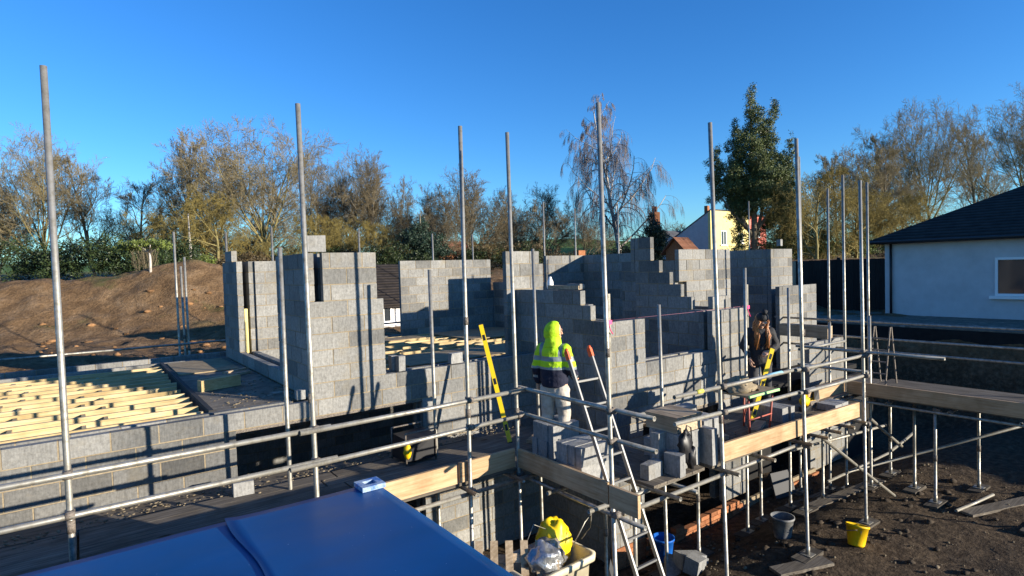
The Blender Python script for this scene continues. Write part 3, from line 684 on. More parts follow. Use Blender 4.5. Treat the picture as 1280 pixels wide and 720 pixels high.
# cream tub with rubbish, yellow sack, silver wrap, pallet
t = thing('mixing_tub', (4.1,4.82,0), 'cream plastic tub full of rubbish in the yard corner', 'tub')
def ringbox(mb, c, w, d, z, m=0, rz=0., n=5, r=.09):
    b = len(mb.v)
    for (sx,sy,a0) in ((1,1,0),(-1,1,90),(-1,-1,180),(1,-1,270)):
        for k in range(n):
            a = R(a0+90*k/(n-1)); x = sx*(w/2-r)+r*math.cos(a); y = sy*(d/2-r)+r*math.sin(a)
            mb.v.append((c[0]+x*math.cos(rz)-y*math.sin(rz), c[1]+x*math.sin(rz)+y*math.cos(rz), z))
    return b, 4*n
def tub_loft(mb, c, prof, rz):
    pr = None
    for w, d, z in prof:
        b, n = ringbox(mb, c, w, d, z, rz=rz)
        if pr is not None:
            for k in range(n): mb.face([pr+k, pr+(k+1)%n, b+(k+1)%n, b+k], 0, 1, True)
        pr = b
    mb.face([pr+k for k in range(n)])
mb = MB(); tub_loft(mb, (3.98,4.86), [(.66,.42,0.02),(.86,.56,.90),(.96,.66,.90),(.97,.67,.97),(.88,.58,.97),(.84,.54,.6)], .05); mb.build('body', M['cream'], t)
def sheet_blob(name, c, r, m, label, cat, seed, rough=.45):
    mb = MB(); mb.blob(c, r, 0, 1, rough, 30, 20, seed)
    o = mb.build(name, m); o.data.polygons.foreach_set('use_smooth', [False]*len(o.data.polygons)); return tag(o, label, cat)
o = sheet_blob('silver_wrap', (3.90,4.76,1.02), (.23,.19,.18), M['silver'], 'crumpled silver foil wrap heaped in the cream tub', 'foil wrap', 4, .30)
o.data.polygons.foreach_set('use_smooth', [True]*len(o.data.polygons))
o = sheet_blob('yellow_sack', (4.20,4.98,1.02), (.21,.18,.28), M['yellow'], 'bulging yellow sack slumped in the cream tub', 'sack', 11, .16); o.data.polygons.foreach_set('use_smooth', [True]*len(o.data.polygons))
mb = MB(); mb.tube([(4.25,4.72,1.05),(4.42,4.70,1.28),(4.60,4.78,1.30),(4.66,4.86,1.1),(4.55,4.9,.98)],.006,5); mb.tube([(3.7,4.9,1.1),(3.85,4.9,1.35),(4.1,4.95,1.2)],.005,5); tag(mb.build('wire', M['galv']), 'loose looped wire sticking out of the cream tub', 'wire')
t = thing('pallet', (3.4,4.9,.3), 'broken wooden pallet leaning up against the cream tub', 'pallet')
pa = Vector((3.30,5.18,1.20)); pb = Vector((3.93,4.72,1.19)); du = (pb-pa).normalized(); dn = Vector((-.30,-.42,-.86)).normalized(); nn = du.cross(dn).normalized()
for i in range(6):
    a = pa+du*(.02+i*.16); mb = MB(); L = (.9,.9,.95,.72,.9,.9)[i]; mb.obox(a+dn*(L/2-.03), dn*(L/2), du*.04, nn*.009, 0, rnd.uniform(.8,1.2)); mb.build('slat', M['timber'], t)
for f in (.14,.45,.76):
    c = pa+du*.42+dn*f+nn*.055; mb = MB(); mb.obox(c, du*.46, dn*.04, nn*.012); mb.build('runner', M['timber'], t)
    for q in (.02,.42,.84): mb = MB(); mb.obox(pa+du*q+dn*f+nn*.026, du*.045, dn*.045, nn*.016); mb.build('spacer_block', M['timber'], t)

# ------------------------------------------------------------------ blue container in the foreground
t = thing('storage_container', (-1.2,3.2,0), 'glossy blue steel storage container with overlapping roof sheets and a corner fitting', 'container')
def roof_sheet(x0, x1, y0, y1, z, lip):
    mb = MB(); nx, ny = max(6,int((x1-x0)/.07)), 34
    def h(x, y):
        w = .005*noise.noise(Vector((x*1.1,y*1.1,lip*5)))+.002*noise.noise(Vector((x*3.1,y*3.1,2)))
        if lip: w += .005*math.exp(-(x-x0)/.05)+.012*math.exp(-(x-x0)/.10)*max(0,(y-y1+.35))*2
        return z+w
    for top in (1,0):
        b = len(mb.v)
        for j in range(ny+1):
            for i in range(nx+1):
                x = x0+(x1-x0)*i/nx+(.02*math.sin(j*.35) if (lip and i == 0) else 0); y = y0+(y1-y0)*j/ny; mb.v.append((x, y, h(x,y)-(0 if top else .006)))
        for j in range(ny):
            for i in range(nx):
                q = [b+j*(nx+1)+i, b+j*(nx+1)+i+1, b+(j+1)*(nx+1)+i+1, b+(j+1)*(nx+1)+i]
                mb.face(q if top else q[::-1], 0, 1, True)
    N = (nx+1)*(ny+1)
    edge = [i for i in range(nx+1)]+[j*(nx+1)+nx for j in range(1,ny+1)]+[ny*(nx+1)+i for i in range(nx-1,-1,-1)]+[j*(nx+1) for j in range(ny-1,0,-1)]
    for a, b2 in zip(edge, edge[1:]+edge[:1]): mb.face([a, a+N, b2+N, b2])
    return mb
roof_sheet(-4.2,.86,2.02,4.44,2.414,0).build('roof_sheet', M['blue'], t)
roof_sheet(.77,1.87,2.02,4.44,2.424,1).build('roof_sheet', M['blue'], t)
mb = MB()
def corr(p, q, nrm):
    p, q, nrm = Vector(p), Vector(q), Vector(nrm); L = (q-p).length; d = (q-p)/L; k = 0; s = 0; prev = None
    while s <= L:
        o = nrm*(.0 if (k//2) % 2 == 0 else -.035); b = len(mb.v); c = p+d*s+o
        mb.v += [tuple(c+Vector((0,0,.12))), tuple(c+Vector((0,0,2.36)))]
        if prev is not None: mb.face([prev, b, b+1, prev+1])
        prev = b; s += .07 if k % 2 == 0 else .035; k += 1
corr((-4.15,4.40,0),(1.80,4.40,0),(0,1,0)); corr((1.84,4.38,0),(1.84,2.08,0),(1,0,0)); corr((1.80,2.05,0),(-4.15,2.05,0),(0,-1,0)); corr((-4.18,2.08,0),(-4.18,4.38,0),(-1,0,0))
mb.build('side_panel', M['blue'], t)
mb = MB()
for (x,y) in ((-4.2,2.03),(-4.2,4.33),(1.76,2.03),(1.76,4.33)): mb.box(x,y,.02,x+.1,y+.1,2.39)
for y in (2.03,4.36): mb.box(-4.09,y,2.30,1.75,y+.06,2.385); mb.box(-4.09,y,.02,1.75,y+.06,.13)
for x in (-4.2,1.80): mb.box(x,2.14,2.30,x+.06,4.32,2.385); mb.box(x,2.14,.02,x+.06,4.32,.13)
mb.build('frame', M['blue'], t)
for (x,y) in ((1.70,4.28),(1.70,2.0),(-4.25,2.0),(-4.25,4.28)):
    mb = MB(); z0, z1 = 2.425, 2.462
    mb.box(x,y,z0,x+.19,y+.045,z1); mb.box(x,y+.135,z0,x+.19,y+.18,z1); mb.box(x,y+.046,z0,x+.05,y+.134,z1); mb.box(x+.14,y+.046,z0,x+.19,y+.134,z1); mb.box(x+.05,y+.046,z0,x+.14,y+.134,z0+.012)
    mb.build('corner_fitting', M['paleblue'], t)

# ------------------------------------------------------------------ people
M['skin'] = mat('skin', (.52,.30,.20), .55)
M['hiviz'] = mat('hi_vis_yellow', (.40,.64,.01), .7); _n = NT(M['hiviz']); _n.bump(_n.noise(_n.coord((1,1,1)), 16, 4, .6), .5, .03)
M['navy'] = mat('navy_cloth', (.010,.012,.030), .85); _n = NT(M['navy']); _n.bump(_n.noise(_n.coord((1,1,1)), 16, 4, .6), .5, .03)
M['reflect'] = mat('reflective_tape', (.20,.235,.245), .4)
M['creamcloth'] = speckled('cream_work_trousers', [(.3,(.30,.26,.21)),(.6,(.48,.435,.37))], 7, bump=.5, dist=.03)
M['blackcloth'] = mat('black_coat', (.022,.022,.024), .8); _n = NT(M['blackcloth']); _n.bump(_n.noise(_n.coord((1,1,1)), 18, 4, .6), .6, .03)
M['greycloth'] = mat('charcoal_trousers', (.035,.036,.04), .85)
M['hair'] = mat('ginger_hair', (.36,.13,.035), .45); _n = NT(M['hair']); _f = _n.noise(_n.coord((60,60,3)), 1.5, 3, .6); _n.base(_n.ramp(_f, [(.3,(.14,.045,.012)),(.65,(.50,.20,.06))])); _n.bump(_f, .6, .01)
M['boot'] = mat('work_boot', (.06,.045,.03), .7)
def spheres(mb, pts, n=14):
    """closed tapered tubes with rounded ends; pts = (x,y,z,r[,ry])"""
    for a, b in zip(pts[:-1], pts[1:]):
        P, Q = Vector(a[:3]), Vector(b[:3]); mb.tube([P, P.lerp(Q,.5), Q], [a[3], (a[3]+b[3])/2, b[3]], n)
    for a in pts: mb.blob(a[:3], (a[3],a[3],a[3]), rough=0, seg=n, ring=8)
def loft_z(mb, rings, n=20):
    """rings = (cx, cy, z, rx, ry)"""
    b = len(mb.v)
    for cx, cy, z, rx, ry in rings:
        for k in range(n): a = 2*math.pi*k/n; mb.v.append((cx+rx*math.cos(a), cy+ry*math.sin(a), z))
    for i in range(len(rings)-1):
        for k in range(n): mb.face([b+i*n+k, b+i*n+(k+1)%n, b+(i+1)*n+(k+1)%n, b+(i+1)*n+k], 0, 1, True)
    mb.face([b+k for k in range(n)][::-1]); e = b+(len(rings)-1)*n; mb.face([e+k for k in range(n)])
def fuse(mb, name, mats, parent, voxel=.012, pick=None, smooth=4, fold=0.):
    o = mb.build('tmp', M['skin'], pivot=(0,0,0))
    r = o.modifiers.new('r', 'REMESH'); r.mode = 'VOXEL'; r.voxel_size = voxel
    s = o.modifiers.new('s', 'SMOOTH'); s.iterations = smooth; s.factor = .5
    dg = bpy.context.evaluated_depsgraph_get(); me = bpy.data.meshes.new_from_object(o.evaluated_get(dg)); bpy.data.objects.remove(o)
    me.name = name; me.materials.clear()
    if fold:
        for v in me.vertices:
            c = v.co; k = noise.noise(Vector((c.x*7,c.y*7,c.z*13)))*.6+noise.noise(Vector((c.x*16+3,c.y*16,c.z*22)))*.4
            v.co = c+v.normal*(fold*k)
        me.update()
    for m in (mats if isinstance(mats,(list,tuple)) else [mats]): me.materials.append(m)
    for p in me.polygons:
        p.use_smooth = True; p.material_index = pick(p.center, p.normal) if pick else 0
    at = me.attributes.new('tint','FLOAT','FACE'); at.data.foreach_set('value', [1.0]*len(me.polygons))
    x = bpy.data.objects.new(name, me); COL.objects.link(x); x.parent = parent; return x
def hand(mb, wrist, d, palm_n, side):
    """palm, four curled fingers and a thumb; d = direction of the hand, palm_n = palm normal"""
    w = Vector(wrist); d = Vector(d).normalized(); p = Vector(palm_n); p = (p-d*p.dot(d)).normalized(); s = d.cross(p)*side
    for k, off in enumerate((-.028,-.010,.010,.027)):
        q = w+d*.085+s*off; spheres(mb, [(*(w+d*.01+s*off*.6),.017), (*q,.012)], 8)
        L = (.030,.036,.034,.026)[k]; a = d*.9+p*.35; b = d*.35+p*.9; c = p*1-d*.2; pts = [q]
        for v, f in ((a,1),(b,.75),(c,.55)): pts.append(pts[-1]+v.normalized()*L*f)
        spheres(mb, [(*x,.0088-.0008*i) for i, x in enumerate(pts)], 8)
    t0 = w+d*.025-s*.03; t1 = t0+(d*.6-s*.6+p*.3).normalized()*.038; t2 = t1+(d*.8+p*.6).normalized()*.032
    spheres(mb, [(*t0,.014),(*t1,.011),(*t2,.009)], 8)
def head(mb, c, yawv, pitchd, seed=0):
    """head with brow, nose, lips, chin and ears, facing +Y turned by yawv"""
    Mx = Matrix.Translation(c) @ Matrix.Rotation(yawv,4,'Z') @ Matrix.Rotation(-pitchd,4,'X'); b0 = len(mb.v)
    mb.blob((0,-.01,.02),(.076,.096,.105),rough=0,seg=24,ring=16); mb.blob((0,.025,-.055),(.058,.068,.068),rough=0,seg=18,ring=12)
    mb.blob((0,.075,-.10),(.026,.022,.022),rough=0); mb.blob((0,.088,.030),(.052,.014,.014),rough=0)
    spheres(mb,[(0,.088,.02,.009),(0,.108,-.022,.014)],8); mb.blob((0,.092,-.060),(.024,.010,.007),rough=0); mb.blob((0,.091,-.072),(.021,.010,.008),rough=0)
    for s in (-1,1): mb.blob((s*.076,-.005,-.01),(.012,.022,.034),rough=0); mb.blob((s*.03,.082,.010),(.013,.010,.009),rough=0); mb.blob((s*.045,.062,-.03),(.022,.018,.02),rough=0)
    for i in range(b0, len(mb.v)): mb.v[i] = tuple(Mx @ Vector(mb.v[i]))
    return Mx
# the bricklayer in the hooded jacket, seen from behind, looking to the right
p1 = thing('person', (4.97,5.80,1.687), 'person in yellow hooded hi-vis jacket, navy hem and cream trousers, standing on the deck', 'person'); p1.rotation_euler = (0,0,R(22-90))
mb = MB()
spheres(mb,[(-.10,0,.90,.085),(-.12,.03,.50,.055),(-.13,-.01,.10,.042),(-.14,.12,.045,.038)]); spheres(mb,[(.10,0,.90,.085),(.11,.05,.50,.055),(.12,-.02,.10,.042),(.14,.11,.045,.038)])
loft_z(mb,[(0,0,.86,.12,.09),(0,0,.95,.155,.105),(0,0,1.08,.14,.095),(0,.01,1.25,.165,.11),(0,.0,1.38,.17,.105),(0,-.005,1.44,.10,.07)])
spheres(mb,[(0,-.005,1.42,.065),(0,.01,1.53,.055)])
LA = [(-.17,0,1.36,.055),(-.245,-.03,1.12,.043),(-.27,.05,.90,.030)]; RA = [(.17,0,1.36,.055),(.25,.0,1.13,.043),(.22,.17,.98,.030)]
spheres(mb,LA); spheres(mb,RA); hand(mb,(-.27,.055,.87),(0,.15,-1),(1,0,0),1); hand(mb,(.21,.19,.975),(-.2,1,-.15),(-.6,0,-.7),-1)
head(mb,(0,.035,1.60),R(-52),R(8)); fuse(mb,'body',M['skin'],p1,.006,smooth=2)
mb = MB()
loft_z(mb,[(0,0,.88,.17,.135),(0,0,.95,.19,.15),(0,0,1.08,.19,.15),(0,.005,1.22,.19,.15),(0,0,1.33,.18,.14),(0,-.01,1.42,.125,.11),(0,-.015,1.49,.085,.085)])
spheres(mb,[(-.165,0,1.365,.085),(-.245,-.03,1.12,.070),(-.26,.04,.93,.054)]); spheres(mb,[(.165,0,1.365,.085),(.25,.0,1.13,.070),(.22,.15,1.0,.054)])
def pick1(c, n):
    x, y, z = c
    if z < 1.115 and not (abs(x) > .2 and False): 
        return 1 if not (abs(x) > .225 and .985 < z < 1.02) else 2
    if 1.115 <= z < 1.15: return 2
    if 1.225 < z < 1.285: return 2
    if z > 1.285 and z < 1.47 and .115 < abs(x) < .165: return 2
    return 0
fuse(mb,'jacket',[M['hiviz'],M['navy'],M['reflect']],p1,.010,pick1,3,.016)
mb = MB(); hm = Matrix.Translation((0,.015,1.60)) @ Matrix.Rotation(R(-52),4,'Z') @ Matrix.Rotation(R(-4),4,'X'); n = 26; rows = []
for (yy, rx, rz, zz) in ((.062,.086,.116,-.005),(.05,.098,.130,-.002),(.02,.110,.140,0),(-.03,.112,.138,0),(-.08,.095,.118,-.01),(-.115,.06,.08,-.02),(-.132,.01,.015,-.03)):
    rows.append([hm @ Vector((rx*math.cos(2*math.pi*k/n), yy-.03*(math.sin(2*math.pi*k/n) < -.6)*0+.008*math.sin(k*1.9+yy*30), zz+rz*math.sin(2*math.pi*k/n))) for k in range(n)])
for r in rows: mb.v += [tuple(v) for v in r]
for i in range(len(rows)-1):
    for k in range(n): mb.face([i*n+k, i*n+(k+1)%n, (i+1)*n+(k+1)%n, (i+1)*n+k], 0, 1, True)
hd = mb.build('hood', M['hiviz'], pivot=(0,0,0)); hd.parent = p1; so = hd.modifiers.new('t','SOLIDIFY'); so.thickness = .008; su = hd.modifiers.new('u','SUBSURF'); su.levels = su.render_levels = 1
mb = MB(); loft_z(mb,[(0,-.02,1.40,.13,.11),(0,-.015,1.45,.115,.105),(0,-.005,1.50,.10,.10),(0,.005,1.545,.085,.09)]); spheres(mb,[(-.03,-.06,1.46,.05),(.05,-.06,1.45,.05)]); fuse(mb,'hood_collar',M['hiviz'],p1,.010,None,3,.012)
mb = MB()
loft_z(mb,[(0,0,.80,.17,.12),(0,0,.90,.175,.125),(0,0,.98,.16,.115)])
spheres(mb,[(-.10,0,.84,.108),(-.12,.03,.50,.088),(-.13,-.005,.20,.078),(-.13,0,.09,.080)]); spheres(mb,[(.10,0,.84,.108),(.11,.05,.50,.088),(.12,0,.20,.078),(.125,0,.09,.080)])
fuse(mb,'trousers',M['creamcloth'],p1,.011,None,2,.014)
mb = MB()
for s in (-1,1): spheres(mb,[(s*.128,-.02,.12,.062),(s*.13,-.03,.055,.056),(s*.14,.13,.05,.048)]); mb.box(s*.135-.05,-.085,0,s*.135+.05,.18,.03)
fuse(mb,'boots',M['boot'],p1,.010,None,1)
# the person in black with long ginger hair, facing the camera, head bowed
p2 = thing('person', (9.02,5.30,1.687), 'person in black coat and bobble hat with long ginger hair, looking down', 'person'); p2.rotation_euler = (0,0,R(228-90))
mb = MB()
spheres(mb,[(-.09,0,.84,.08),(-.10,.04,.46,.052),(-.11,-.01,.10,.04),(-.12,.11,.045,.036)]); spheres(mb,[(.09,0,.84,.08),(.11,.06,.46,.052),(.12,0,.10,.04),(.13,.12,.045,.036)])
loft_z(mb,[(0,0,.80,.12,.09),(0,0,.90,.15,.10),(0,.01,1.02,.125,.09),(0,.03,1.18,.145,.10),(0,.05,1.28,.15,.09),(0,.06,1.34,.09,.06)]); spheres(mb,[(0,.06,1.32,.055),(0,.10,1.41,.048)])
spheres(mb,[(-.17,.05,1.29,.048),(-.25,.04,1.05,.038),(-.10,.20,.98,.028)]); spheres(mb,[(.17,.05,1.29,.048),(.25,.03,1.05,.038),(.20,.14,.86,.028)])
hand(mb,(-.09,.215,.975),(.8,.3,-.3),(0,-.6,-.8),1); hand(mb,(.195,.15,.84),(-.1,.3,-1),(-1,0,0),-1)
H2 = head(mb,(0,.135,1.475),R(16),R(42)); fuse(mb,'body',M['skin'],p2,.006,None,2)
mb = MB()
loft_z(mb,[(0,.01,.72,.20,.15),(0,.01,.86,.195,.145),(0,.02,1.02,.17,.13),(0,.04,1.18,.19,.14),(0,.05,1.28,.185,.125),(0,.06,1.345,.12,.095)])
spheres(mb,[(-.165,.05,1.285,.075),(-.26,.035,1.05,.064),(-.125,.18,.985,.046)]); spheres(mb,[(.165,.05,1.285,.075),(.26,.025,1.05,.064),(.21,.12,.89,.046)])
fuse(mb,'coat',M['blackcloth'],p2,.010,None,3,.014)
mb = MB(); spheres(mb,[(-.10,.01,.78,.095),(-.11,.04,.46,.072),(-.12,0,.10,.058)]); spheres(mb,[(.10,.01,.78,.095),(.12,.06,.46,.072),(.125,0,.10,.058)]); fuse(mb,'trousers',M['greycloth'],p2,.011,None,2)
mb = MB()
for s in (-1,1): spheres(mb,[(s*.12,-.01,.11,.055),(s*.12,-.02,.05,.052),(s*.13,.12,.045,.045)]); mb.box(s*.125-.045,-.075,0,s*.125+.045,.165,.03)
fuse(mb,'boots',M['boot'],p2,.010,None,1)
mb = MB(); q = lambda x,y,z: tuple(H2 @ Vector((x,y,z)))
for s in (-1,1):
    for k in range(9):
        a = -.05+k*.014; top = q(s*(.066+.010*math.sin(k)), a, .05); mid = q(s*(.088+.012*math.sin(k*2)), a+.02, -.08)
        e0 = (s*(.088+.03*math.sin(k*1.3)), .135+.012*k-.03, 1.24+.02*math.sin(k*2)); e1 = (s*(.075+.035*math.sin(k*1.7)), .150+.008*k-.02, 1.05+.05*math.sin(k*3))
        mb.tube([top, mid, e0, e1], [.018,.023,.021,.008], 7)
mb.blob(q(0,-.035,.0),(.088,.085,.11),rough=.1,seg=16,ring=10); x = mb.build('hair', M['hair'], pivot=(0,0,0)); x.parent = p2
mb = MB(); mb.blob(q(0,-.018,.055),(.094,.104,.088),rough=.05,seg=20,ring=12); mb.blob(q(0,-.03,.165),(.05,.05,.05),rough=.3,seg=14,ring=9,seed=3)
x = mb.build('bobble_hat', M['blackcloth'], pivot=(0,0,0)); x.parent = p2

# ------------------------------------------------------------------ trees
def bark(name, a, b): return speckled(name, [(.3,a),(.7,b)], 8, bump=.5, rough=.9, dist=.03)
M['bark'] = bark('grey_brown_bark', (.10,.085,.062), (.24,.205,.15)); M['twig'] = bark('grey_olive_twig', (.14,.112,.062), (.26,.215,.125))
M['mossbark'] = bark('mossy_bark', (.12,.10,.04), (.27,.23,.10)); M['olivetwig'] = bark('olive_twig', (.15,.12,.035), (.27,.21,.07))
M['birch'] = bark('white_birch_bark', (.30,.26,.22), (.60,.56,.50)); M['birchtwig'] = bark('purple_birch_twig', (.14,.12,.115), (.22,.19,.18))
M['darktwig'] = bark('dark_twig', (.10,.08,.05), (.19,.155,.095))
def grow(seed, H, trunk_h, spread, r0, levels, nch, droop=0., up=.35, wander=.22, lens=None, tipr=.008, lean=(0,0), dome=None):
    """branch skeleton; returns (trunk mesh builder, crown mesh builder)"""
    g = random.Random(seed); tb, cb = MB(), MB()
    stack = [(Vector((0,0,-.2)), Vector((lean[0],lean[1],1)).normalized(), H, r0, 0)]
    lens = lens or (1,.55,.5,.5,.55)
    while stack:
        p, d, L, r, lv = stack.pop()
        k = (9,6,5,4,4)[lv]; pts = [p]; rad = [r]; dirs = [d]; dd = d.copy(); pp = p.copy()
        for i in range(k):
            w = wander*(.35 if lv == 0 else 1)
            dd = dd+Vector((g.gauss(0,w), g.gauss(0,w), g.gauss(0,w*.7)))*.6
            if lv > 0: dd.z += up*.25-(droop*(lv-.6)*.35 if lv >= 2 else 0)
            dd.normalize(); pp = pp+dd*(L/k); pts.append(pp.copy()); dirs.append(dd.copy()); rad.append(max(tipr*.7, r*(1-(i+1)/k*(.80 if lv == 0 else .78))))
        (tb if lv <= 1 else cb).tube(pts, rad, (8,5,4,3,3)[lv], cap=False)
        if lv >= levels: continue
        n = nch[lv]
        for c in range(n):
            f = (trunk_h+(1-trunk_h)*((c+g.random())/n)) if lv == 0 else (.22+.78*((c+g.random())/n))
            x = f*k; i = min(int(x), k-1); q = pts[i].lerp(pts[i+1], x-i); bd = dirs[i+1]; rr = rad[i]*(1-(x-i))+rad[i+1]*(x-i)
            a = g.uniform(0, 2*math.pi)+c*2.4; s = bd.cross(Vector((math.cos(a), math.sin(a), .13))).normalized()
            sp = spread*(1. if lv == 0 else .85)*g.uniform(.75,1.25); nd = (bd*math.cos(sp)+s*math.sin(sp)).normalized()
            if lv == 0 and dome:
                an = g.uniform(.12,1.25); nd = (bd*math.cos(an)+s*math.sin(an)).normalized(); cl = (dome[0]+dome[1]*math.cos(an))*g.uniform(.88,1.1)
            elif lv == 0: cl = H*lens[1]*(1-.62*abs(f-.45)*1.1 if f > .45 else 1)*g.uniform(.75,1.15)*(1-.55*max(0,f-.5)/.5)
            else: cl = L*lens[lv+1]*g.uniform(.7,1.25)*(1.1-.45*f)
            stack.append((q, nd, cl, max(tipr, rr*(.62 if lv == 0 else .6)), lv+1))
    return tb, cb
def make_tree(name, builders, mt, mc, label, cat, loc, rz=0, sc=(1,1,1), group=None):
    root = thing(name, loc, label, cat, group); root.rotation_euler = (0,0,rz); root.scale = sc
    tb, cb = builders
    for b, n, m in ((tb,'trunk',mt),(cb,'crown',mc)):
        o = b.build(n, m, pivot=(0,0,0)); o.parent = root
    return root
def place(root, loc, rz, sc, label, group=None, name=None):
    c = copy_tree(root); c.location = loc; c.rotation_euler = (0,0,rz); c.scale = sc; c['label'] = label
    if group: c['group'] = group
    return c
CY = math.atan2(980,730)
def far(px, d, sink=.3):
    """spot on the terrain in the direction px units across the photograph at ground distance d along the view"""
    r = (px-640)/730*d; x = math.cos(CY)*d+math.sin(CY)*r; y = math.sin(CY)*d-math.cos(CY)*r
    return (x, y, terrain(x, y)-sink)
GT = 'bare trees along the field edge'
big = grow(11, 4.6, .45, 1.0, .27, 4, (16,14,10,6), up=.36, wander=.21, lens=(1,0,.36,.46,.5), tipr=.0115, dome=(5.8,2.9))
tA = make_tree('bare_tree', big, M['mossbark'], M['twig'], 'broad bare tree with the widest domed crown, behind the dirt bank', 'tree', far(338,44), .4, (1.08,1.08,.86), GT)
upr = grow(23, 10.2, .16, .78, .17, 4, (18,10,8,6), up=.40, wander=.24, lens=(1,.40,.50,.5,.5), tipr=.009)
tB = make_tree('bare_tree', upr, M['bark'], M['twig'], 'slim upright bare tree with purplish top left of the broad tree', 'tree', far(228,47), 0, (1,1,1.08), GT)
med = grow(31, 3.4, .35, 1.0, .18, 4, (15,13,9,6), up=.36, wander=.22, lens=(1,0,.36,.46,.5), tipr=.0115, dome=(4.3,2.0))
tC = make_tree('bare_tree', med, M['bark'], M['darktwig'], 'rounded dark bare tree behind the free standing rear wall', 'tree', far(592,48), 1, (1,1,.88), GT)
wil = grow(47, 5.2, .05, 1.05, .13, 4, (17,11,9,6), droop=.25, up=.25, wander=.32, lens=(1,.80,.5,.5,.5), tipr=.009)
tD = make_tree('willow', wil, M['mossbark'], M['olivetwig'], 'low spreading tree with olive twigs beneath the broad bare tree', 'tree', far(275,40), 0, (1.1,1.1,1.0), 'olive twigged bushes')
wp = grow(59, 14.6, .14, .80, .17, 4, (24,12,11,4), droop=1.35, up=.42, wander=.17, lens=(1,.40,.42,.62,.8), tipr=.0052)
tE = make_tree('birch', wp, M['birch'], M['birchtwig'], 'tall weeping birch with pale trunk and drooping purplish twigs', 'tree', far(778,50), .7, (1.25,1.25,.95))
for px, d, rz, sc, l, src in (
    (180,49,2.2,(.85,.85,.80),'thin bare tree at the edge left of the purplish upright tree',tB), (470,49,1.1,(.95,.95,1.08),'rounded bare tree right of the tall scaffold pole',tC),
    (405,50,3.0,(.85,.85,1.06),'bare tree filling the crown right of the broad tree',tC), (275,52,.9,(.8,.8,.85),'bare tree behind the olive twigged tree',tA), (436,54,2.5,(.8,.8,.78),'smaller bare tree behind the dirt bank hedge',tA),
    (682,50,.3,(.85,.85,.75),'low bare tree at the edge of the green field',tC), (640,56,2.0,(.7,.7,.80),'hazy bare tree between rounded dark tree and field',tC), (540,56,4.0,(.8,.8,.85),'bare tree behind the dark cedar',tC), (735,62,1.3,(.8,.8,.62),'small bare tree left of the birch trunk',tC), (855,75,1.0,(.8,.8,.5),'tiny bare tree beside the white gable',tC),
    (1078,84,1.2,(1.5,1.5,1.55),'brown bare tree above the dark fence',tC), (1118,86,2.9,(1.4,1.4,1.62),'tall brown bare tree over the white house',tB), (1048,82,4,(1.2,1.2,1.30),'brown bare tree just right of the evergreen',tB),
    (1098,80,5,(1.3,1.3,1.30),'straight stemmed brown tree behind the fence',tB), (1165,88,.2,(1.5,1.5,1.6),'bare tree beyond the white house roof',tA), (1225,90,3.3,(1.5,1.5,1.75),'bare tree past the white house at the far right',tB), (1285,95,1,(1.7,1.7,1.8),'broad bare tree at the far right edge',tA),
    (120,50,4.4,(1,1,1.0),'upright bare tree at the left above the laurel',tB), (60,48,2.0,(.9,.9,.9),'broad bare tree at the far left',tA), (0,50,.9,(1,1,.95),'rounded bare tree at the far left edge',tC)):
    place(src, far(px,d), rz, sc, l, GT)
GO = 'olive twigged bushes'
for px, d, rz, sc, l in ((1022,42,1,(1.0,1.0,1.22),'olive yellow bush tree left of the white house fence'), (1070,45,2.6,(1.1,1.1,1.02),'olive bush tree above the dark fence'), (985,47,4,(.8,.8,1.1),'olive bush at the foot of the evergreen'), (395,43,3.5,(.9,.9,.85),'olive twigged tree under the right side of the broad tree'), (480,45,5.1,(.85,.85,.75),'olive brown bush behind the rear scaffold poles'), (1130,48,.5,(1,1,.95),'olive bush tree behind the white house'), (215,43,5.5,(.8,.8,.9),'olive twigged bush above the laurel hedge')):
    place(tD, far(px,d), rz, sc, l, GO)
g = random.Random(17)
near_ = ('left of the broad bare tree','beneath the broad bare tree','right of the broad bare tree','behind the tall left pier','behind the rear scaffold','beside the dark cedar','behind the rear wall','by the edge of the green field')
for i, px in enumerate((168,198,252,300,322,362,420,448,498,515,556,612,628)):
    place((tC, tD)[i % 2], far(px, g.uniform(44,56)), g.uniform(0,6), (g.uniform(.62,.8),)*2+(g.uniform(.42,.62),), f"{('low grey twiggy thicket','low olive twiggy thicket')[i%2]} {near_[min(7,(px-160)//68)]}", 'twiggy thickets below the trees')

# ---- leafy trees and hedges: many small leaf faces spread through clumps
def leaves(seed, clumps, n, size, squash=.7):
    """clumps = (x,y,z,rx,ry,rz); leaf faces gathered into sprays near each clump's surface"""
    g = np.random.default_rng(seed); w = np.array([c[3]*c[4]*c[5] for c in clumps])**.66; w /= w.sum()
    per = 14; ns = max(1, n//per); ci = g.choice(len(clumps), ns, p=w); c = np.array(clumps)[ci]
    d = g.normal(size=(ns,3)); d /= np.linalg.norm(d,axis=1)[:,None]; rr = g.uniform(.55,1.08,ns)[:,None]
    ctr = c[:,:3]+d*c[:,3:]*rr
    ctr = np.repeat(ctr, per, 0); ctr += g.normal(size=ctr.shape)*np.array([size*1.6,size*1.6,size*1.3]); N = len(ctr)
    a = g.normal(size=(N,3)); a /= np.linalg.norm(a,axis=1)[:,None]; b = np.cross(a, g.normal(size=(N,3))); b /= np.linalg.norm(b,axis=1)[:,None]
    s = size*g.uniform(.6,1.3,N)[:,None]; l = a*s; q = b*s*.42
    v = np.stack([ctr-l, ctr-l*.1+q, ctr+l, ctr-l*.1-q], 1).reshape(-1,3)
    tone = np.repeat(g.uniform(.65,1.3,ns), per)*g.uniform(.85,1.15,N)
    return v, tone
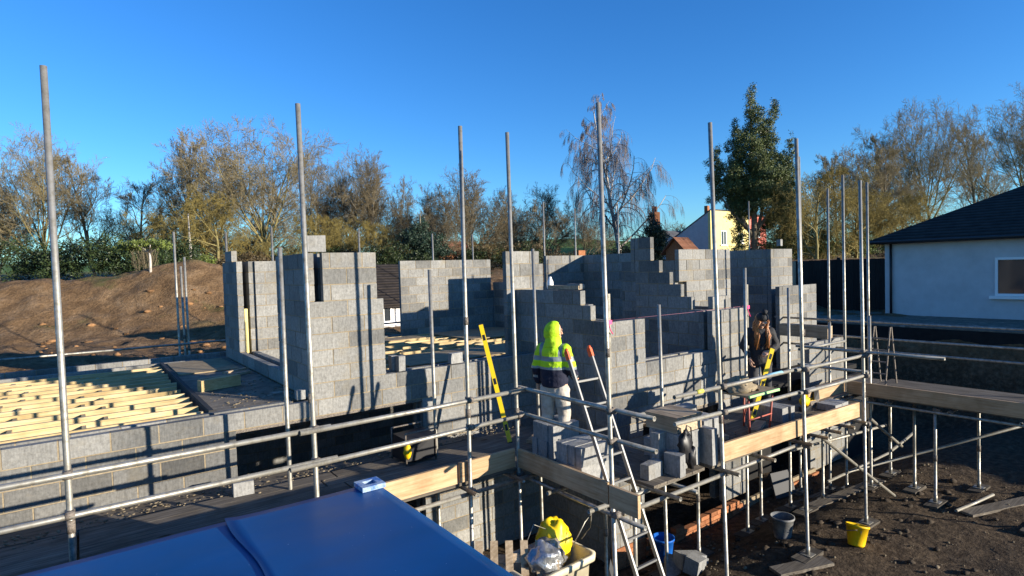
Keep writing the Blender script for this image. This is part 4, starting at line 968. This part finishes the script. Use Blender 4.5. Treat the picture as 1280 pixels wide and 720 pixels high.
def leaf_mesh(name, v, tone, m, parent):
    N = len(v)//4; me = bpy.data.meshes.new(name); me.vertices.add(4*N); me.vertices.foreach_set('co', v.astype(np.float32).ravel())
    me.loops.add(4*N); me.loops.foreach_set('vertex_index', np.arange(4*N, dtype=np.int32)); me.polygons.add(N); me.polygons.foreach_set('loop_start', np.arange(0,4*N,4,dtype=np.int32))
    me.materials.append(m); at = me.attributes.new('tint','FLOAT','FACE'); at.data.foreach_set('value', tone.astype(np.float32)); me.update(); me.validate()
    o = bpy.data.objects.new(name, me); COL.objects.link(o); o.parent = parent; return o
def foliage(name, col):
    m = mat(name, col, .5, spec=.3); n = NT(m); r = n.new('ShaderNodeRGB'); r.outputs[0].default_value = (*col,1); n.base(n.tint(r.outputs[0]))
    return m
M['evergreen'] = foliage('evergreen_leaf', (.095,.118,.040)); M['laurel'] = foliage('laurel_leaf', (.032,.050,.016)); M['conifer'] = foliage('conifer_needle', (.022,.042,.026)); M['yellowgreen'] = foliage('yellow_green_leaf', (.11,.14,.03)); M['brownhedge'] = foliage('brown_hedge_leaf', (.10,.072,.035)); M['ivy'] = foliage('ivy_leaf', (.030,.045,.014))
def leafy(name, loc, clumps, n, size, m, label, cat, seed, trunk=None, group=None, mt='bark'):
    t = thing(name, loc, label, cat, group); v, tone = leaves(seed, clumps, n, size); leaf_mesh('crown' if trunk else 'foliage', v, tone, M[m], t)
    if trunk:
        mb = MB()
        for pts, rad in trunk: mb.tube(pts, rad, 7)
        o = mb.build('trunk', M[mt], pivot=(0,0,0)); o.parent = t
    return t
g = random.Random(3)
def column(cx, cy, z0, z1, r, n):
    o = []
    for i in range(n):
        f = (i+.5)/n; rr = r*(1.05-.25*abs(f-.35)*2 if f < .8 else 1.05-(f-.35)*1.25)*g.uniform(.8,1.15); a = g.uniform(0,6.3)
        o.append((cx+math.cos(a)*r*.38, cy+math.sin(a)*r*.38, z0+(z1-z0)*f, max(.2,rr*.80), max(.2,rr*.80), (z1-z0)/n*1.1))
    return o
rx, ry = math.sin(CY), -math.cos(CY)
def off(u, w=0): return (rx*u+math.cos(CY)*w, ry*u+math.sin(CY)*w)
cl = []
for u, w, z0, z1, r in ((-.15,0,5.0,13.3,1.0),(1.5,.3,5.0,12.2,.9),(-1.5,-.2,3.9,10.7,.8),(-2.65,.2,4.8,8.8,.72),(2.8,.3,3.5,9.6,.7),(.5,-.8,4.2,9.0,1.35),(-.6,.6,3.6,8.0,1.2),(1.8,-.6,3.4,7.0,1.1),(-1.1,.3,1.2,4.4,.42),(2.5,.2,.6,4.6,.95),(1.3,.3,2.6,4.2,.5)):
    a = off(u,w); cl += column(a[0],a[1],z0,z1,r,13)
L = far(944,44,0.2)
leafy('evergreen_tree', L, cl, 165000, .062, 'evergreen', 'tall dark evergreen tree with several pointed lobes', 'tree', 5, [([(0,0,-.5),(0,0,5),(off(-.2)[0],off(-.2)[1],12.4)],[.26,.2,.04])]+[([(0,0,1.5+i*.3),(*off(u*.6),4),(*off(u),z)],[.16,.11,.03]) for i,(u,z) in enumerate(((1.0,10),(-1.9,8.2),(-2.8,5.6),(2.3,6.8)))])
cl = column(0,0,.2,3.9,1.6,9)+[(*off(u),z,r,r,.16) for u,z,r in ((-1.6,1.4,.8),(1.5,1.7,.8),(-1.2,2.4,.6),(1.1,2.8,.6),(.2,3.6,.5),(-2.0,.7,.9),(2.1,.8,.9))]
leafy('cedar', far(528,40), cl, 22000, .07, 'conifer', 'dark spreading conifer behind the rear wall', 'tree', 8, [([(0,0,-.3),(0,0,4.4)],[.16,.03])])
leafy('cypress', far(819,46), column(0,0,0,3.9,.95,9), 14000, .07, 'conifer', 'narrow dark conifer beside the red roof', 'tree', 9, [([(0,0,-.3),(0,0,4.6)],[.12,.03])])
GH = 'evergreen shrubs along the field edge'
for i, (px, d, w, h, m, l) in enumerate(((170,33,2.6,3.0,'laurel','dark laurel bush at the left behind the small staked tree'), (212,35,2.0,3.1,'laurel','glossy laurel bush between bare trees and dirt bank'), (245,36,1.4,1.7,'yellowgreen','small yellow green shrub beside the laurel'), (110,33,2.8,3.0,'laurel','dark laurel bush further left'), (40,34,3.0,3.2,'laurel','dark laurel bush at the far left edge'),
    (300,40,3.2,1.9,'brownhedge','low brown hedge behind the dirt bank'), (385,42,3.6,2.1,'ivy','ivy covered hedge behind the tall left pier'), (455,42,3.6,2.0,'brownhedge','brown hedge behind the rear scaffold'), (505,38,2.4,2.6,'ivy','dark ivy bush left of the conifer'), (570,44,3.0,2.2,'brownhedge','brown bush right of the conifer'), (630,43,3.0,2.0,'ivy','dark bush behind the stub wall'), (670,46,2.5,2.0,'brownhedge','brown hedge at the left end of the green field'),
    (735,66,5.5,1.2,'brownhedge','brown hedge along the bottom of the green field'), (795,47,2.4,2.6,'brownhedge','brown thicket at the foot of the birch'), (760,52,2.6,1.5,'ivy','dark thicket left of the birch foot'), (985,45,3.2,3.0,'yellowgreen','yellow green shrub at the foot of the evergreen'), (1040,47,3.6,3.2,'yellowgreen','large yellow green shrub above the dark fence'), (1095,50,3.8,3.4,'brownhedge','brown thicket behind the fence'), (1165,50,4.5,3.6,'brownhedge','brown thicket behind the white house'), (1245,46,4.5,3.8,'yellowgreen','yellow green thicket at the far right'), (925,47,3.0,2.0,'ivy','dark shrub below the pink house'))):
    k = [(*off(g.uniform(-w,w)*.8,g.uniform(-.6,.6)), h*g.uniform(.2,.72), w*.34, w*.34, h*.30) for _ in range(12)]
    leafy('shrub', far(px,d,.15), k, 9000 if d < 45 else 7000, .07, m, l, 'shrub', 20+i, None, GH)
# small flat topped tree on the dirt bank, and a bare shrub behind it
L = far(189,23.2,.05)
leafy('small_tree', L, [(*off(u,w),1.02+q,.34,.34,.09) for u,w,q in ((-.75,0,.06),(-.4,.2,.10),(0,0,.16),(.35,.1,.10),(.6,-.1,.02),(-.2,-.3,.08),(-1.0,.1,.02))], 2600, .05, 'yellowgreen', 'small flat topped green tree on the dirt bank', 'tree', 77,
      [([(0,0,-.2),(.02,0,.5),(0,0,.95)],[.055,.045,.035])]+[([(0,0,.8),(*off(u*.5,w),.98),(*off(u,w*2),1.08)],[.03,.022,.012]) for u,w in ((-.9,.05),(-.5,.2),(.5,.1),(.3,-.2),(-.2,-.2))], mt='birch')
b2 = grow(91, 2.0, .03, .42, .035, 3, (26,6,4), up=.6, wander=.12, lens=(1,.85,.4,.4,.4), tipr=.007)
make_tree('bare_shrub', b2, M['darktwig'], M['darktwig'], 'bare upright shrub behind the small flat topped tree', 'shrub', far(186,27,.1))
mb = MB(); mb.tube([(0,0,-.2),(.02,0,2.0),(-.03,0,4.2)],[.09,.075,.03],7); o = mb.build('young_birch', M['birch'], pivot=(0,0,0)); o.location = far(240,38,.1); tag(o, 'slender pale birch stem by the laurel', 'tree')

# ------------------------------------------------------------------ buildings and fence beyond
M['render'] = speckled('white_render', [(.3,(.46,.455,.45)),(.7,(.56,.555,.55))], 2, bump=.1); M['yrender'] = speckled('yellow_render', [(.3,(.70,.57,.22)),(.7,(.77,.65,.28))], 2, bump=.1); M['prender'] = speckled('pink_render', [(.3,(.60,.16,.12)),(.7,(.70,.22,.17))], 2, bump=.1)
def tiles(name, a, b):
    m = speckled(name, [(.3,a),(.7,b)], 3, bump=.2); n = NT(m); c = n.b.inputs['Base Color'].links[0].from_socket
    w = n.new('ShaderNodeTexWave', wave_type='BANDS', bands_direction='Z'); w.inputs['Scale'].default_value = 3.2; w.inputs['Distortion'].default_value = .6; n.link(n.coord(), w.inputs['Vector'])
    n.base(n.mix(c, n.ramp(w.outputs['Fac'], [(.08,(.35,.35,.35)),(.25,(1,1,1))]), 1., 'MULTIPLY')); n.bump(w.outputs['Fac'], .6, .03); return m
M['terra'] = tiles('terracotta_tile', (.16,.07,.04), (.27,.125,.075)); M['darktile'] = tiles('dark_tile', (.018,.015,.013), (.05,.04,.034)); M['slatet'] = tiles('grey_slate', (.06,.065,.075), (.13,.135,.15)); M['glass'] = mat('window_glass', (.03,.035,.04), .08, 0, .6)
M['fence'] = wood('black_stained_fence', (.008,.007,.007), (.014,.013,.012), (.022,.02,.018), 2)
def window(parent, c, w, h, axis_, m_frame='white', panes=2):
    """frame standing proud of the wall, glass behind; axis_ 'x': in a wall facing -y, 'y': facing -x"""
    x, y, z = c; fr = MB(); gl = MB()
    def bx(b, u0, u1, z0, z1, d0, d1):
        if axis_ == 'x': b.box(x+u0, y+d0, z+z0, x+u1, y+d1, z+z1)
        else: b.box(x+d0, y+u0, z+z0, x+d1, y+u1, z+z1)
    e = .07
    bx(fr,-w/2,w/2,0,e,-.06,-.003); bx(fr,-w/2,w/2,h-e,h,-.06,-.003)
    for i in range(panes+1): u = -w/2+(w-e)*i/panes; bx(fr,u,u+e,e+.001,h-e-.001,-.058,-.004)
    bx(fr,-w/2-.12,w/2+.12,-.09,-.002,-.16,-.003); bx(gl,-w/2+.02,w/2-.02,.03,h-.03,-.03,-.005)
    o = fr.build('window', M[m_frame], parent); q = gl.build('pane', M['glass'], parent); q.parent = o
# yellow and white house with a one sided roof
hx, hy = 52.5, 36.0; t = thing('house', (hx,hy,4.2), 'tall house with sunny yellow front and white sloping side wall', 'house')
mb = MB(); mb.box(hx,hy,3.5,hx+7,hy+.3,9.55); mb.build('front_wall', M['yrender'], t)
mb = MB(); p = [(hx,hy+.301,3.5),(hx,hy+5.6,3.5),(hx,hy+5.6,6.4),(hx,hy+.301,9.5)]; mb.hexa([p[0],(hx+.3,*p[0][1:]),(hx+.3,*p[1][1:]),p[1],p[3],(hx+.3,*p[3][1:]),(hx+.3,*p[2][1:]),p[2]]); mb.build('side_wall', M['render'], t)
mb = MB(); mb.hexa([(hx-.06,hy-.08,9.60),(hx+7.1,hy-.08,9.60),(hx+7.1,hy+5.7,6.35),(hx-.06,hy+5.7,6.35),(hx-.06,hy-.08,9.70),(hx+7.1,hy-.08,9.70),(hx+7.1,hy+5.7,6.45),(hx-.06,hy+5.7,6.45)]); r_ = mb.build('roof', M['slatet'], t)
mb = MB(); mb.box(hx+.25,hy+.5,9.3,hx+.6,hy+.9,10.1); mb.build('chimney', M['brick'], t).parent = r_
window(t,(hx+2.2,hy,6.0),.95,1.5,'x'); window(t,(hx+5.4,hy,6.2),.9,1.1,'x')
# pink house behind the evergreen
hx, hy = 62.4, 40.0; t = thing('house', (hx,hy,4.2), 'pink and white rendered house half hidden behind the evergreen', 'house')
mb = MB(); mb.box(hx,hy,3.5,hx+2.0,hy+2.5,9.6); mb.build('side_wall', M['render'], t); mb = MB(); mb.box(hx+2.001,hy-.1,3.5,hx+7.5,hy+2.5,9.7); mb.build('front_wall', M['prender'], t)
mb = MB(); mb.hexa([(hx-.2,hy-.3,9.72),(hx+7.8,hy-.3,9.72),(hx+7.8,hy+2.7,9.72),(hx-.2,hy+2.7,9.72),(hx-.2,hy+1.0,10.1),(hx+7.8,hy+1.0,10.1),(hx+7.8,hy+1.2,10.1),(hx-.2,hy+1.2,10.1)]); mb.build('roof', M['terra'], t)
for x in (hx+3.2,hx+5.6): window(t,(x,hy-.1,7.2),.9,1.3,'x'); window(t,(x,hy-.1,4.9),.9,1.2,'x')
# red roofed outbuilding and slate roof behind it
def gable(name, c, w, d, h, rise, mw, mr, label, cat='outbuilding', win=None):
    x, y, z = c; t = thing(name, (x,y,z), label, cat)
    mb = MB(); mb.box(x-w/2,y-d/2,z-.6,x+w/2,y+d/2,z+h); b = len(mb.v)
    for sx in (-w/2, w/2):
        b = len(mb.v); mb.v += [(x+sx,y-d/2,z+h+.001),(x+sx,y+d/2,z+h+.001),(x+sx,y,z+h+rise-.06)]; mb.face([b,b+1,b+2])
    mb.build('wall', M[mw], t)
    mb = MB()
    for s in (-1,1):
        e = y+s*(d/2+.3); ze = z+h-rise*.3/(d/2)
        mb.hexa([(x-w/2-.25,y,z+h+rise),(x+w/2+.25,y,z+h+rise),(x+w/2+.25,e,ze),(x-w/2-.25,e,ze),(x-w/2-.25,y,z+h+rise+.1),(x+w/2+.25,y,z+h+rise+.1),(x+w/2+.25,e,ze+.1),(x-w/2-.25,e,ze+.1)])
    n_ = int((d/2+.3)/.3)
    for i in range(1,n_+1):
        f = i/n_; mb.box(x-w/2-.26,y-(d/2+.3)*f-.012,z+h+rise+.1-(rise*(1+.3/(d/2)))*f,x+w/2+.26,y-(d/2+.3)*f+.02,z+h+rise+.13-(rise*(1+.3/(d/2)))*f)
    mb.build('roof', M[mr], t)
    if win: window(t,(x+win[0],y-d/2,z+win[1]),win[2],win[3],'x')
    return t
L = far(852,42,0); gable('outbuilding', (L[0],L[1],3.7), 1.2, 1.7, 1.4, .85, 'brick', 'terra', 'small brick outbuilding with terracotta tiled roof')
L = far(846,72,0); gable('house', (L[0],L[1],4.6), 4.5, 5, 2.0, 1.5, 'render', 'slatet', 'distant house with grey slate roof left of the yellow house', 'house')
L = far(560,75,0); gable('house', (L[0],L[1],3.9), 8, 6, 2.3, 1.6, 'brick', 'terra', 'distant red brick house glimpsed between bare trees', 'house', (0,.8,1.2,1.1))
gable('outbuilding', (10.6,22.4,2.0), 5.0, 4.6, 1.0, 1.35, 'render', 'darktile', 'low white outbuilding with dark ridged tile roof beyond the house', 'outbuilding', (-1.6,.25,.7,.6))
L = far(820,50,0); mb = MB(); mb.box(L[0]-.35,L[1]-.3,4,L[0]+.35,L[1]+.3,8.6,0,.4)
for q in (-.17,.17): mb.tube([(L[0]+q,L[1],8.6),(L[0]+q,L[1],9.1)],.11,10,0,.4)
tag(mb.build('chimney_stack', M['brick']), 'dark brick chimney with two pots above the conifer', 'chimney')
mb = MB(); mb.box(17.8,18.9,2.0,18.2,19.25,4.85); tag(mb.build('chimney_stack', M['brick']), 'short brick chimney stack beyond the rear wall', 'chimney')
# white house at the right edge
t = thing('house', (25.0,3.0,2.0), 'white rendered house with dark hipped roof at the right', 'house')
mb = MB(); mb.box(22.2,-4.0,1.6,29.0,8.4,4.60); mb.build('wall', M['render'], t)
mb = MB(); mb.hexa([(21.85,-4.4,4.603),(29.4,-4.4,4.603),(29.4,8.75,4.603),(21.85,8.75,4.603),(21.85,-4.4,4.73),(29.4,-4.4,4.73),(29.4,8.75,4.73),(21.85,8.75,4.73)])
mb.hexa([(21.85,-4.4,4.731),(29.4,-4.4,4.731),(29.4,8.75,4.731),(21.85,8.75,4.731),(25.4,-1,6.5),(25.8,-1,6.5),(25.8,5.2,6.5),(25.4,5.2,6.5)]); mb.build('roof', M['darktile'], t)
mb = MB(); mb.tube([(21.80,-4.3,4.66),(21.80,8.7,4.66)],.05,8); mb.tube([(22.14,8.2,4.6),(22.14,8.2,2.1)],.04,8); mb.build('gutter', M['black'], t)
window(t,(22.2,4.6,2.9),1.6,1.15,'y'); window(t,(22.2,.4,2.9),1.4,1.15,'y')
mb = MB(); mb.box(22.14,2.2,2.0,22.197,3.1,4.05); mb.build('door', M['bluep'], t)
# black fence and the patio in front of it
t = thing('fence', (23.4,11.4,2.0), 'long black stained board fence beyond the patio', 'fence')
mb = MB(); y = 8.42
while y < 14.6: mb.box(23.38,y,2.0,23.402+rnd.uniform(0,.006),y+.145,4.12+rnd.uniform(-.012,.012),0,rnd.uniform(.7,1.3)); y += .15
mb.build('board_panel', M['fence'], t)
for k in range(4):
    mb = MB(); mb.box(23.41,8.45+k*1.98,1.9,23.51,8.55+k*1.98,4.2); mb.build('post', M['fence'], t)
t = thing('gate', (22.0,12.0,2.1), 'weathered grey timber gate with a diagonal brace by the black fence', 'gate')
y = 11.55; mb = MB()
for i in range(7): mb.box(22.0,11.55+i*.145,2.15,22.02,11.55+i*.145+.135,3.3+.12*(6-i)*.9,0,rnd.uniform(.7,1.2))
mb.build('board_panel', M['deck_y'], t); mb = MB(); mb.box(21.94,11.42,2.0,22.06,11.54,4.1); mb.build('post', M['timber'], t); mb = MB(); mb.beam((21.97,11.6,4.0),(21.97,12.6,2.3),.06,.08,up=(1,0,0)); mb.build('brace', M['timber'], t)
mb = MB(); mb.box(18.7,1.0,1.3,23.2,15.2,2.2)
pt = mb.build('patio', M['screed']); pt['kind'] = 'structure'; pt['label'] = 'raised grey patio with a dark retaining edge'
mb = MB(); mb.box(18.64,1.0,.2,18.695,15.2,2.16); o = mb.build('retaining_wall', M['darkvoid']); tag(o, 'dark retaining wall below the patio edge', 'retaining wall')  # shade on this side is put into the wall's near-black colour

# ------------------------------------------------------------------ light, sky, camera
SUN_AZ = math.atan2(.498,-.867); SUN_EL = R(11.0)
w = bpy.data.worlds.new('World'); S.world = w; w.use_nodes = True; wn = w.node_tree
sky = wn.nodes.new('ShaderNodeTexSky'); sky.sky_type = 'NISHITA'; sky.sun_disc = False; sky.sun_elevation = SUN_EL; sky.sun_rotation = SUN_AZ
sky.air_density = 1.0; sky.dust_density = .1; sky.ozone_density = 2.2; sky.altitude = 100
hs = wn.nodes.new('ShaderNodeHueSaturation'); hs.inputs['Saturation'].default_value = 1.25; hs.inputs['Hue'].default_value = .5
wn.links.new(sky.outputs[0], hs.inputs['Color']); mx = wn.nodes.new('ShaderNodeMix'); mx.data_type = 'RGBA'; mx.blend_type = 'MULTIPLY'; mx.inputs[0].default_value = 1; mx.inputs[7].default_value = (.64,1.12,1.70,1)
wn.links.new(hs.outputs[0], mx.inputs[6]); wn.links.new(mx.outputs[2], wn.nodes['Background'].inputs[0]); wn.nodes['Background'].inputs[1].default_value = .075
sl = bpy.data.lights.new('sun','SUN'); sl.energy = 5.0; sl.angle = R(.5); sl.color = (1,.90,.75)
so = bpy.data.objects.new('sun', sl); COL.objects.link(so); sd = Vector((math.sin(SUN_AZ)*math.cos(SUN_EL), math.cos(SUN_AZ)*math.cos(SUN_EL), math.sin(SUN_EL)))
so.rotation_euler = sd.to_track_quat('Z','Y').to_euler(); so.location = (10,-10,12)
cd = bpy.data.cameras.new('camera'); cd.sensor_width = 36; cd.lens = 36*730/1280; cd.clip_end = 3000; cd.clip_start = .05
co = bpy.data.objects.new('camera', cd); COL.objects.link(co); S.camera = co
pitch = math.atan(24/730); roll = math.atan(.028); ca, sa = math.cos(CY), math.sin(CY)
fw = Vector((ca*math.cos(pitch), sa*math.cos(pitch), -math.sin(pitch))); r0 = Vector((sa,-ca,0)); u0 = r0.cross(fw)
rt = r0*math.cos(roll)-u0*math.sin(roll); up = r0*math.sin(roll)+u0*math.cos(roll)
co.matrix_world = Matrix(((rt.x,up.x,-fw.x,0),(rt.y,up.y,-fw.y,0),(rt.z,up.z,-fw.z,4.12),(0,0,0,1)))
vs = S.view_settings; vs.view_transform = 'Standard'; vs.look = 'None'; vs.exposure = 1.05; vs.gamma = 1; vs.use_curve_mapping = False
